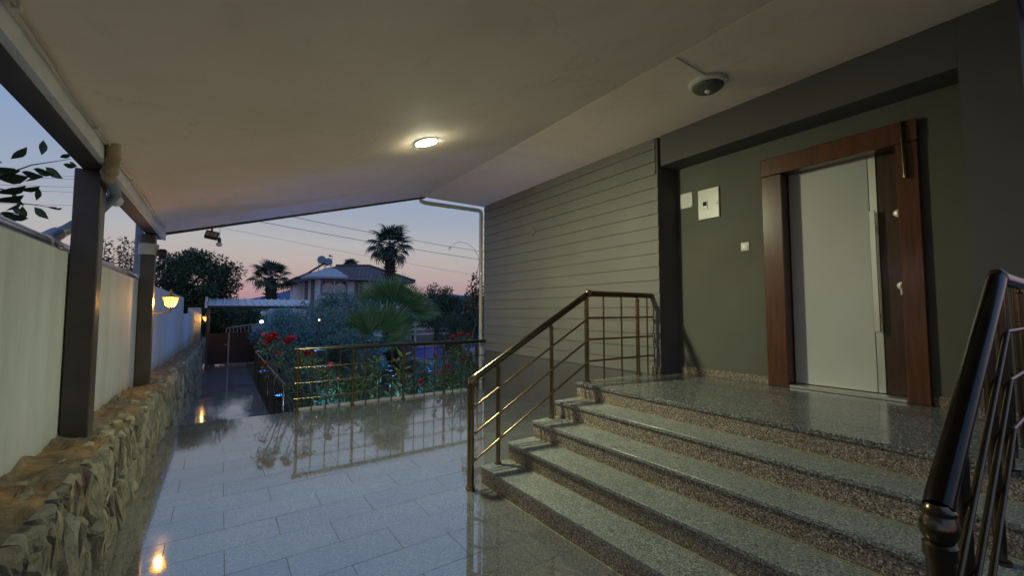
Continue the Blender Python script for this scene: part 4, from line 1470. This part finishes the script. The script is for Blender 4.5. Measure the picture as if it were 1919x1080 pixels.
# olive-like darker shrub behind to the right of the gate
o4 = at(527, 618, 17.0)
cl = clumps_in(tuple(o4), (0.8, 0.9, 0.8), 50, 0.32, 150, 6, GZ + 0.1)
bush('olive_tree', 'second olive tree behind, between the path railing and the gate canopy', 'shrub', (o4.x, 17.0, GZ), cl, 0.085, 0.026, 'olive', 12, 0.09)

# tree hanging over the white wall
tc_ = at(368, 528, 21.5)
cl = clumps_in(tuple(tc_), (1.45, 1.6, 1.25), 100, 0.42, 170, 8, 0.9)
bush('wall_tree', 'dense dark green tree leaning over the white wall', 'tree', (tc_.x - 0.7, 21.5, GZ), cl, 0.13, 0.065, 'dark_leaf', 13, 0.14, trunk_h=1.7)
# reddish shrub beyond the wall between the posts
cl = []
g = random.Random(5)
shp = thing('feathery_shrub', 'reddish feathery shrub rising beyond the wall between the posts', 'shrub', (-1.7, 8.0, GZ))
stems = []
for q in range(15):
    top = atx(188 + g.uniform(0, 78), 450 + g.uniform(0, 45), -1.7 + g.uniform(-0.15, 0.15))
    bs = Vector((top.x + g.uniform(-0.1, 0.1), top.y + g.uniform(-0.3, 0.3), GZ))
    stems.append(tube([bs, bs.lerp(top, 0.6), top], [0.015, 0.01, 0.003], 5))
    for z in range(13):
        c = Vector(bs).lerp(top, 0.66 + 0.34 * z / 12)
        cl.append((c, (0.07, 0.09, 0.02), 8))
cl += clumps_in((-1.75, 7.9, 1.75), (0.15, 0.9, 0.25), 26, 0.16, 120, 41)
obj('crown', leaf_cloud(cl, 0.085, 0.028, 14, 0.1), 'red_leaf', shp)
obj('stems', join(*stems), 'bark', shp)

# rose bushes
petal_parts = []
for ringi, (n_, r_, tilt) in enumerate(((3, 0.018, 80), (5, 0.034, 60), (6, 0.05, 32), (6, 0.056, 8))):
    for q in range(n_):
        a = 2 * math.pi * (q + 0.37 * ringi) / n_
        wv = r_ * 0.75
        pv = [(0, -wv * 0.3, 0), (r_ * 0.55, -wv * 0.85, 0.004), (r_, -wv * 0.5, 0.012), (r_ * 1.06, 0, 0.016), (r_, wv * 0.5, 0.012), (r_ * 0.55, wv * 0.85, 0.004), (0, wv * 0.3, 0), (r_ * 0.6, 0, -0.006)]
        m4 = Matrix.Rotation(a, 4, 'Z') @ Matrix.Rotation(-R(tilt), 4, 'Y')
        petal_parts.append(xform((pv, [(0, 1, 7), (1, 2, 7), (2, 3, 7), (3, 4, 7), (4, 5, 7), (5, 6, 7), (6, 0, 7)]), m4))
ROSE = {'rose_red': mesh_of('blossom', join(*petal_parts), 'rose_red', 'all'), 'rose_pink': mesh_of('blossom', join(*petal_parts), 'rose_pink', 'all')}


def rose_bush(label, base, cl, blossoms, seed):
    o = thing('rose_bush', label, 'rose bush', base, 'rose bushes along the railing')
    obj('foliage', leaf_cloud(cl, 0.05, 0.034, seed, 0.15), 'mid_leaf', o)
    g = random.Random(seed)
    st = []
    for (p, mat, s) in blossoms:
        p = Vector(p)
        b = Vector(base) + Vector((g.uniform(-0.15, 0.15), g.uniform(-0.15, 0.15), 0))
        m_ = b.lerp(p, 0.5) + Vector((g.uniform(-0.12, 0.12), g.uniform(-0.1, 0.1), 0.1))
        st.append(tube([b, m_, p], [0.011, 0.007, 0.004], 6))
        inst('blossom', ROSE[mat], p, o, (g.uniform(-0.7, 0.4), g.uniform(-0.6, 0.6), g.uniform(0, 6)), (s, s, s))
    obj('stems', join(*st), 'stem', o)


bl = []
for (px, py, Y, mat, s) in ((497, 629, 8.1, 'rose_pink', 1.1), (508, 634, 8.1, 'rose_red', 1.3), (514, 628, 8.15, 'rose_red', 1.2), (505, 640, 8.05, 'rose_red', 1.2), (518, 637, 8.1, 'rose_red', 1.0), (491, 641, 8.1, 'rose_pink', 0.8), (499, 644, 8.0, 'rose_red', 0.7),
                            (545, 637, 7.9, 'rose_red', 1.55), (538, 643, 7.95, 'rose_red', 1.2), (521, 664, 7.8, 'rose_red', 0.9), (499, 684, 7.9, 'rose_red', 0.9)):
    bl.append((at(px, py, Y), mat, s))
cl = clumps_in((1.36, 8.25, 0.2), (0.36, 0.4, 0.6), 40, 0.14, 60, 21, GZ + 0.1)
cl += [(tuple(b_[0] - Vector((0, 0, 0.1))), (0.1, 0.1, 0.12), 22) for b_ in bl]
rose_bush('rose bush with red and pink blossoms left of the terrace railing', (1.3, 8.2, GZ), cl, bl, 31)
bl = []
for (px, py, Y, mat, s) in ((572, 661, 7.5, 'rose_red', 1.2), (578, 665, 7.5, 'rose_red', 1.1), (586, 658, 7.55, 'rose_red', 0.9), (619, 690, 7.4, 'rose_red', 1.45), (620, 684, 7.45, 'rose_pink', 0.9), (633, 710, 7.4, 'rose_pink', 0.8)):
    bl.append((at(px, py, Y), mat, s))
cl = clumps_in((1.6, 7.7, -0.05), (0.45, 0.35, 0.55), 34, 0.15, 55, 22, GZ + 0.1)
cl += [(tuple(b_[0] - Vector((0, 0, 0.1))), (0.09, 0.09, 0.12), 18) for b_ in bl]
rose_bush('rose bush with crimson blossoms behind the first railing bays', (1.6, 7.75, GZ), cl, bl, 32)
bl = []
for (px, py, Y, mat, s) in ((848, 633, 7.9, 'rose_red', 1.3), (864, 629, 7.9, 'rose_red', 1.5), (878, 630, 7.85, 'rose_red', 1.1), (838, 688, 7.7, 'rose_red', 1.4), (843, 694, 7.7, 'rose_red', 1.1), (868, 676, 7.7, 'rose_red', 1.3), (815, 668, 7.8, 'rose_red', 0.9), (790, 716, 7.5, 'rose_red', 1.2), (784, 724, 7.5, 'rose_pink', 0.8), (822, 700, 7.6, 'rose_red', 0.8)):
    bl.append((at(px, py, Y), mat, s))
cl = clumps_in((4.2, 7.95, 0.15), (0.5, 0.4, 0.7), 44, 0.15, 60, 23, GZ + 0.1) + clumps_in((3.6, 7.7, -0.2), (0.35, 0.3, 0.4), 18, 0.13, 55, 24, GZ + 0.1)
cl += [(tuple(b_[0] - Vector((0, 0, 0.1))), (0.1, 0.1, 0.12), 22) for b_ in bl]
rose_bush('rose bush with deep red blossoms at the house end of the railing', (4.1, 7.9, GZ), cl, bl, 33)

# bright leafy plants at the foot of the railing
blade = []
for q in range(9):
    t = q / 8
blv = [(0, 0, 0), (0.09, -0.03, 0.02), (0.2, 0, 0.01), (0.09, 0.03, 0.02), (0.1, 0, 0.008)]
blf = [(0, 1, 4), (1, 2, 4), (2, 3, 4), (3, 0, 4)]
BLADE = mesh_of('leaf', (blv, blf), 'bright_leaf', 'all')
for i, (px, py, hgt, nl, lab) in enumerate(((668, 760, 0.62, 34, 'bright green leafy plant behind the second railing bay'), (705, 752, 0.78, 44, 'tallest bright green leafy plant behind the middle railing bay'),
                                            (738, 748, 0.8, 40, 'bright green leafy plant right of the tallest one behind the railing'), (760, 746, 0.45, 24, 'low yellowish leafy plant by the third thick railing post'),
                                            (640, 765, 0.45, 26, 'small leafy plant behind the first railing bays'))):
    p = at(px, py, 7.42)
    p.z = GZ
    o = thing('leafy_plant', lab, 'plant', p, 'leafy plants behind the railing')
    g = random.Random(60 + i)
    st = []
    for s in range(5):
        top = p + Vector((g.uniform(-0.16, 0.16), g.uniform(-0.14, 0.14), 0.5 + hgt * g.uniform(0.7, 1.05)))
        st.append(tube([p + Vector((g.uniform(-0.04, 0.04), g.uniform(-0.04, 0.04), 0)), p.lerp(top, 0.55), top], [0.012, 0.009, 0.004], 6))
        for q in range(nl // 5 + 2):
            c = p.lerp(top, 1 - 0.62 * (q / (nl // 5 + 2)) ** 1.2)
            inst('leaf', BLADE, c, o, (g.uniform(-0.5, 0.5), -g.uniform(0.0, 0.95), q * 2.4 + s), (g.uniform(0.7, 1.25),) * 3)
    obj('stem', join(*st), 'stem', o)
# low ground cover along the terrace edge
cl = [((x_, 7.35 + 0.25 * math.sin(x_ * 5), GZ + 0.1 + 0.1 * math.sin(x_ * 3)), (0.25, 0.2, 0.22), 130) for x_ in np.arange(0.95, 4.3, 0.17)]
cl += [((1.1 + 0.22 * q % 2.9, 8.6 + 0.11 * q, GZ + 0.05), (0.35, 0.3, 0.22), 110) for q in range(26)]
obj('ground_cover', leaf_cloud(cl, 0.07, 0.035, 71, 0.4), 'mid_leaf', kind='stuff', label='low leafy ground cover under the railing')

# round dark conifer and shrubs on the right
cl = clumps_in((6.05, 12.0, 0.6), (0.62, 0.6, 0.78), 70, 0.2, 150, 31, GZ + 0.1)
bush('round_conifer', 'dense round dark conifer bush beside the house corner', 'shrub', (6.05, 12.0, GZ), cl, 0.05, 0.02, 'dark_leaf', 33, 0.07)
cl = clumps_in((5.3, 11.2, -0.25), (0.8, 0.7, 0.4), 34, 0.24, 100, 35, GZ + 0.05)
bush('garden_shrub', 'low dark shrub between the fan palms and the conifer', 'shrub', (5.3, 11.2, GZ), cl, 0.08, 0.035, 'olive', 36, 0.04, trunk_h=0.2)
for i, (px, py, Y, rx, rz, lab, mat) in enumerate(((818, 578, 23.5, 1.35, 1.25, 'dark bushy tree beyond the pool, left of the house corner', 'dark_leaf'), (846, 585, 21.5, 0.8, 0.8, 'small dark tree behind the round conifer', 'dark_leaf'),
                                                   (895, 590, 17.0, 0.9, 1.0, 'dark tree half hidden by the downpipe', 'dark_leaf'), (775, 590, 27.0, 1.5, 0.8, 'low tree behind the fan palms', 'mid_leaf'))):
    c = at(px, py, Y)
    cl = clumps_in(tuple(c), (rx, rx, rz), 60, 0.36, 110, 80 + i, GZ + 0.3)
    bush('garden_tree', lab, 'tree', (c.x, c.y, GZ), cl, 0.15, 0.06, mat, 90 + i, 0.1, 'trees beyond the pool', trunk_h=max(0.3, c.z - rz * 0.6 - GZ))
for i, (px, py, Y, rx, rz, lab) in enumerate(((430, 600, 27.5, 1.9, 0.8, 'dark leafy tree left of the shelter beyond the gate'), (470, 602, 30.0, 1.7, 0.75, 'dark leafy tree beside the white globe lamp beyond the gate'), (398, 604, 25.0, 1.0, 0.75, 'dark leafy tree at the end of the white wall beyond the gate'))):
    c = at(px, py, Y)
    cl = clumps_in(tuple(c), (rx, rx, rz), 70, 0.5, 110, 180 + i, GZ + 0.3)
    bush('street_tree', lab, 'tree', (c.x, c.y, GZ), cl, 0.17, 0.07, 'dark_leaf' if i != 1 else 'olive', 190 + i, 0.12, 'trees beyond the gate', trunk_h=max(0.4, c.z - rz * 0.6 - GZ))

# climbing vine on the downpipe
vb = Vector((3.95, 7.45, GZ))
cl = []
for (px, py) in ((893, 520), (888, 530), (897, 535), (885, 545), (893, 552), (900, 560), (884, 562), (892, 572), (878, 570), (899, 580), (886, 585), (895, 596), (900, 545), (876, 580)):
    c = at(px, py, 7.4)
    cl.append((tuple(c), (0.09, 0.09, 0.09), 26))
vn = thing('climbing_vine', 'dark leafy vine climbing beside the downpipe with one arching shoot', 'vine', vb)
obj('leaves', leaf_cloud(cl, 0.075, 0.045, 51, -0.1), 'red_leaf', vn)
st = [tube([vb, (4.0, 7.42, 0.4), tuple(at(896, 590, 7.4)), tuple(at(892, 525, 7.4)), tuple(at(898, 490, 7.38))], [0.016, 0.014, 0.01, 0.006, 0.004], 6)]
arc = [at(898, 490, 7.38), at(895, 478, 7.4), at(888, 466, 7.42), at(876, 457, 7.45), at(862, 453, 7.45), at(850, 458, 7.45), at(843, 466, 7.45)]
st.append(tube(arc, [0.004, 0.004, 0.004, 0.0035, 0.0035, 0.003, 0.002], 6))
obj('stem', join(*st), 'stem', vn)
obj('shoot_tip', leaf_cloud([(tuple(at(843, 467, 7.45)), (0.03, 0.03, 0.025), 14), (tuple(at(862, 455, 7.45)), (0.01, 0.01, 0.01), 2), (tuple(at(893, 475, 7.4)), (0.01, 0.01, 0.01), 2)], 0.03, 0.014, 52), 'red_leaf', vn)


# ---------------------------------------------------------------- palms
def fan_frond(pet, rad, nseg, spread, seed, droop=0.25, fold=0.22):
    """petiole along +X, then a pleated fan; the base is the origin"""
    g = random.Random(seed)
    parts = [tube([(0, 0, 0), (pet * 0.5, 0, 0.03 * pet), (pet, 0, 0)], [0.022, 0.014, 0.011], 6)]
    for q in range(nseg):
        t = (q + 0.5) / nseg * 2 - 1
        a = t * spread / 2
        da = spread / nseg / 2
        rr = rad * (1 - 0.22 * abs(t) ** 2) * g.uniform(0.93, 1.05)
        def pt(r_, aa, lift):
            z = fold * r_ * abs(math.sin(aa)) * 0.9 - droop * (r_ / rad) ** 3 * rad * 0.6 + lift
            return (pet + r_ * math.cos(aa), r_ * math.sin(aa), z)
        r1_, r2_ = rr * 0.12, rr * 0.6
        v = [pt(r1_, a, 0.002), pt(r2_, a - da * 0.98, 0), pt(r2_, a, 0.03 * rad), pt(r2_, a + da * 0.98, 0),
             pt(rr * 0.82, a - da * 0.4, 0), pt(rr * 0.82, a, 0.012), pt(rr * 0.82, a + da * 0.4, 0), pt(rr, a + g.uniform(-0.02, 0.02), -g.uniform(0, 0.16) * rad * droop * 3)]
        parts.append((v, [(0, 1, 2), (0, 2, 3), (1, 4, 5, 2), (2, 5, 6, 3), (4, 7, 5), (5, 7, 6)]))
    return join(*parts)


def palm(label, base, crown, fronds, trunk_r, meshes, group=None, boots=True, dead=None):
    """fronds: (azimuth, elevation, scale, roll)"""
    o = thing('palm_tree', label, 'palm tree', base, group)
    b, c = Vector(base), Vector(crown)
    pts = [b.lerp(c, q / 8) + Vector((0.03 * math.sin(q * 1.3), 0.03 * math.cos(q), 0)) for q in range(9)]
    rad = [trunk_r * (1.25 - 0.3 * q / 8) for q in range(9)]
    obj('trunk', tube(pts, rad, 12), 'bark', o, smooth='all')
    if boots:
        sp_ = []
        g = random.Random(3)
        hgt = (c - b).length
        zz_ = 0.25
        while zz_ < hgt:
            p = b.lerp(c, zz_ / hgt)
            for q in range(9):
                a = q * 2 * math.pi / 9 + zz_ * 5
                d = Vector((math.cos(a), math.sin(a), 0))
                s0 = p + d * trunk_r * 0.8
                s1 = p + d * trunk_r * g.uniform(1.35, 1.75) + Vector((0, 0, g.uniform(0.04, 0.2)))
                sp_.append(tube([s0, s1], [trunk_r * 0.2, trunk_r * 0.05], 4))
            zz_ += trunk_r * 0.75
        obj('leaf_bases', join(*sp_), 'bark', o)
    for i, (az, elv, s, roll) in enumerate(fronds):
        inst('frond', meshes[i % len(meshes)], c, o, (R(roll), -R(elv), R(az)), (s, s, s))
    if dead:
        for (az, elv, s, roll) in dead:
            inst('dry_frond', DEAD, c - Vector((0, 0, 0.12)), o, (R(roll), -R(elv), R(az)), (s, s, s))
    return o


FAN = [mesh_of('frond', fan_frond(0.3, 0.9, 30, R(150), 5, 0.12, 0.35), 'palm_leaf'), mesh_of('frond', fan_frond(0.38, 0.88, 30, R(175), 6, 0.2, 0.4), 'palm_leaf')]
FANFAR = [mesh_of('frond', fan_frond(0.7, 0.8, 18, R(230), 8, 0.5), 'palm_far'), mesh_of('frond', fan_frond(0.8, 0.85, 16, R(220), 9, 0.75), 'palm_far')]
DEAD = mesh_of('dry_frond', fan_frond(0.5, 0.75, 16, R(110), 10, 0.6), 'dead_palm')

c = at(706, 648, 12.6)
palm('young fan palm with broad green fans in front of the pool', (c.x, c.y, GZ), c,
     [(152, 64, 1.21, -48), (10, 52, 1.30, 50), (84, 78, 0.99, 0), (-95, 25, 0.69, 0), (-40, 12, 0.85, 40), (205, 20, 0.96, -40), (70, 45, 1.10, 0), (175, 45, 1.03, -60)],
     0.16, FAN, 'young fan palms')
c = at(738, 590, 15.0)
palm('taller young fan palm with upright dark fans left of the pool', (c.x, c.y, GZ), c,
     [(85, 80, 1.37, 0), (150, 42, 1.44, -45), (0, 46, 1.37, 45), (-12, 6, 1.51, 35), (60, 62, 1.23, 15), (-100, 35, 1.03, 0), (190, 12, 1.30, -30), (120, 66, 1.23, -20), (30, 28, 1.37, 30)],
     0.2, FAN, 'young fan palms', dead=[(-10, -65, 1.37, 0), (20, -72, 1.37, 20), (-45, -60, 1.51, 10), (-70, -70, 1.37, 0), (60, -68, 1.37, 0), (-100, -62, 1.23, 0), (150, -68, 1.37, 0), (200, -72, 1.37, 0)])


def crown(nf, seed, lo=-55):
    g = random.Random(seed)
    out = []
    for q in range(nf):
        t = q / (nf - 1)
        out.append((q * 137.5 + g.uniform(-12, 12), 82 + (lo - 82) * t + g.uniform(-8, 8), g.uniform(0.85, 1.08), g.uniform(-25, 25)))
    return out


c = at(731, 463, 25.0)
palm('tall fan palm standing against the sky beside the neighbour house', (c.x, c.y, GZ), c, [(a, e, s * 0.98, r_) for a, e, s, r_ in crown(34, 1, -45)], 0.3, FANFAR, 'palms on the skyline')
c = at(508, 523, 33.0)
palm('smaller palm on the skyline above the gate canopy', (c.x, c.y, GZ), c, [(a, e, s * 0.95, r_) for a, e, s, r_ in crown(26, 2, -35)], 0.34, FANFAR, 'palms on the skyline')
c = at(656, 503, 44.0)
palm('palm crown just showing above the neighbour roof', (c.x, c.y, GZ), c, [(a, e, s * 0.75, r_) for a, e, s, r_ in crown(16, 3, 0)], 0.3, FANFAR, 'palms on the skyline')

# ---------------------------------------------------------------- near branch on the left
lv = []
prof = [(0, 0), (0.03, 0.014), (0.065, 0.027), (0.1, 0.026), (0.13, 0.013), (0.155, 0.0)]
V, F = [], []
for x_, h in prof:
    V += [(x_, -h, 0.012 * h / 0.027 - 0.5 * x_ * x_), (x_, 0, -0.5 * x_ * x_), (x_, h, 0.012 * h / 0.027 - 0.5 * x_ * x_)]
for q in range(len(prof) - 1):
    for e in range(2):
        F.append((q * 3 + e, q * 3 + e + 1, q * 3 + 4 + e, q * 3 + 3 + e))
M['near_leaf'] = foliage('broad_leaves', [(0.03, 0.055, 0.02), (0.045, 0.08, 0.028)], 0.35, 0.2)
LEAF = mesh_of('leaf', (V, F), 'near_leaf', 'all')
bt = thing('leafy_branch', 'leafy branches reaching in over the wall at the left edge', 'tree', (-1.75, 2.6, GZ))
trunk_top = Vector((-1.7, 2.7, 2.0))
st = [tube([(-1.75, 2.6, GZ), (-1.72, 2.65, 1.0), tuple(trunk_top)], [0.05, 0.04, 0.025], 8)]
g = random.Random(12)
for path in (((-60, 360), (0, 330), (60, 309), (100, 303), (132, 298)), ((-60, 372), (0, 378), (30, 380), (65, 384), (112, 392)), ((-60, 420), (-10, 405), (15, 398), (40, 402)), ((-50, 355), (-10, 352), (10, 356), (24, 352))):
    pts = [atx(px, py, -1.12) for px, py in path]
    st.append(tube([trunk_top] + pts, [0.014] + [0.0065, 0.005, 0.004, 0.003, 0.002][:len(pts)], 6))
for (px, py, ang_, s, face) in ((20, 298, 35, 0.8, 40), (78, 291, 85, 0.75, 10), (30, 316, 200, 0.85, 20), (62, 316, -18, 0.95, 60), (85, 313, -35, 1.0, 40), (112, 295, 15, 0.6, 30), (118, 308, -12, 0.7, 45), (130, 303, -32, 0.5, 50),
                                (40, 322, -15, 0.95, 60), (-5, 335, 2, 1.15, 45), (30, 356, 5, 1.0, 75), (22, 360, -50, 0.75, 60), (-10, 362, 10, 1.2, 70), (-15, 375, 5, 1.2, 75), (45, 340, 22, 0.75, 75), (68, 376, 80, 0.6, 15), (64, 388, -40, 0.85, 30),
                                (42, 386, -82, 0.65, 5), (22, 388, -30, 0.6, 30), (88, 388, -5, 0.5, 75), (0, 398, -20, 0.9, 45), (15, 404, -10, 0.8, 50), (10, 395, 25, 0.7, 70), (-10, 345, 150, 0.9, 30), (5, 306, 170, 0.7, 40), (100, 392, 5, 0.45, 70), (-8, 318, -5, 0.9, 55)):
    p = atx(px, py, -1.12)
    dirw = (RT * math.cos(R(ang_)) + Vector((0, 0, 1)) * math.sin(R(ang_))).normalized()
    view = Vector((-0.35, 0.93, 0))
    side = dirw.cross(view).normalized()
    nrm_ = (dirw.cross(side)).normalized()
    side2 = (side * math.cos(R(face)) + nrm_ * math.sin(R(face))).normalized()
    up_ = dirw.cross(side2)
    m4 = Matrix((dirw, side2, up_)).transposed()
    o = inst('leaf', LEAF, p, bt, m4.to_euler(), (s, s * 1.1, s))
obj('twigs', join(*st), 'bark', bt)

# ---------------------------------------------------------------- overhead lines
def line(label, pts, r_, group='overhead lines'):
    o = obj('overhead_line', tube(pts, r_, 6), 'wire', smooth='all')
    props(o, label, 'cable', group)


def span(a, b, sag, n_=14):
    a, b = Vector(a), Vector(b)
    return [a.lerp(b, q / n_) - Vector((0, 0, sag * 4 * (q / n_) * (1 - q / n_))) for q in range(n_ + 1)]


line('upper dark overhead line crossing the sky beside the tall palm', span(at(300, 352, 24), at(1100, 498, 20), 0.35), 0.011)
line('lower dark overhead line crossing behind the tall palm', span(at(300, 378, 25), at(1100, 512, 21), 0.3), 0.013)
line('faint thin overhead line lowest above the neighbour roof', span(at(260, 395, 34), at(1100, 548, 30), 0.3), 0.008)
for i, (y0_, y1_, lab) in enumerate(((325, 331, 'topmost thin wire behind the leafy branch'), (329, 337, 'second wire from the top behind the leafy branch'), (345, 352, 'middle wire behind the leafy branch'), (354, 361, 'fourth wire from the top behind the leafy branch'), (381, 385, 'lowest thin wire behind the leafy branch'))):
    line(lab, span(atx(-140, y0_ - 4, -7.0), atx(300, y1_ + 4, -5.0), 0.02), 0.007, 'wires beyond the wall')
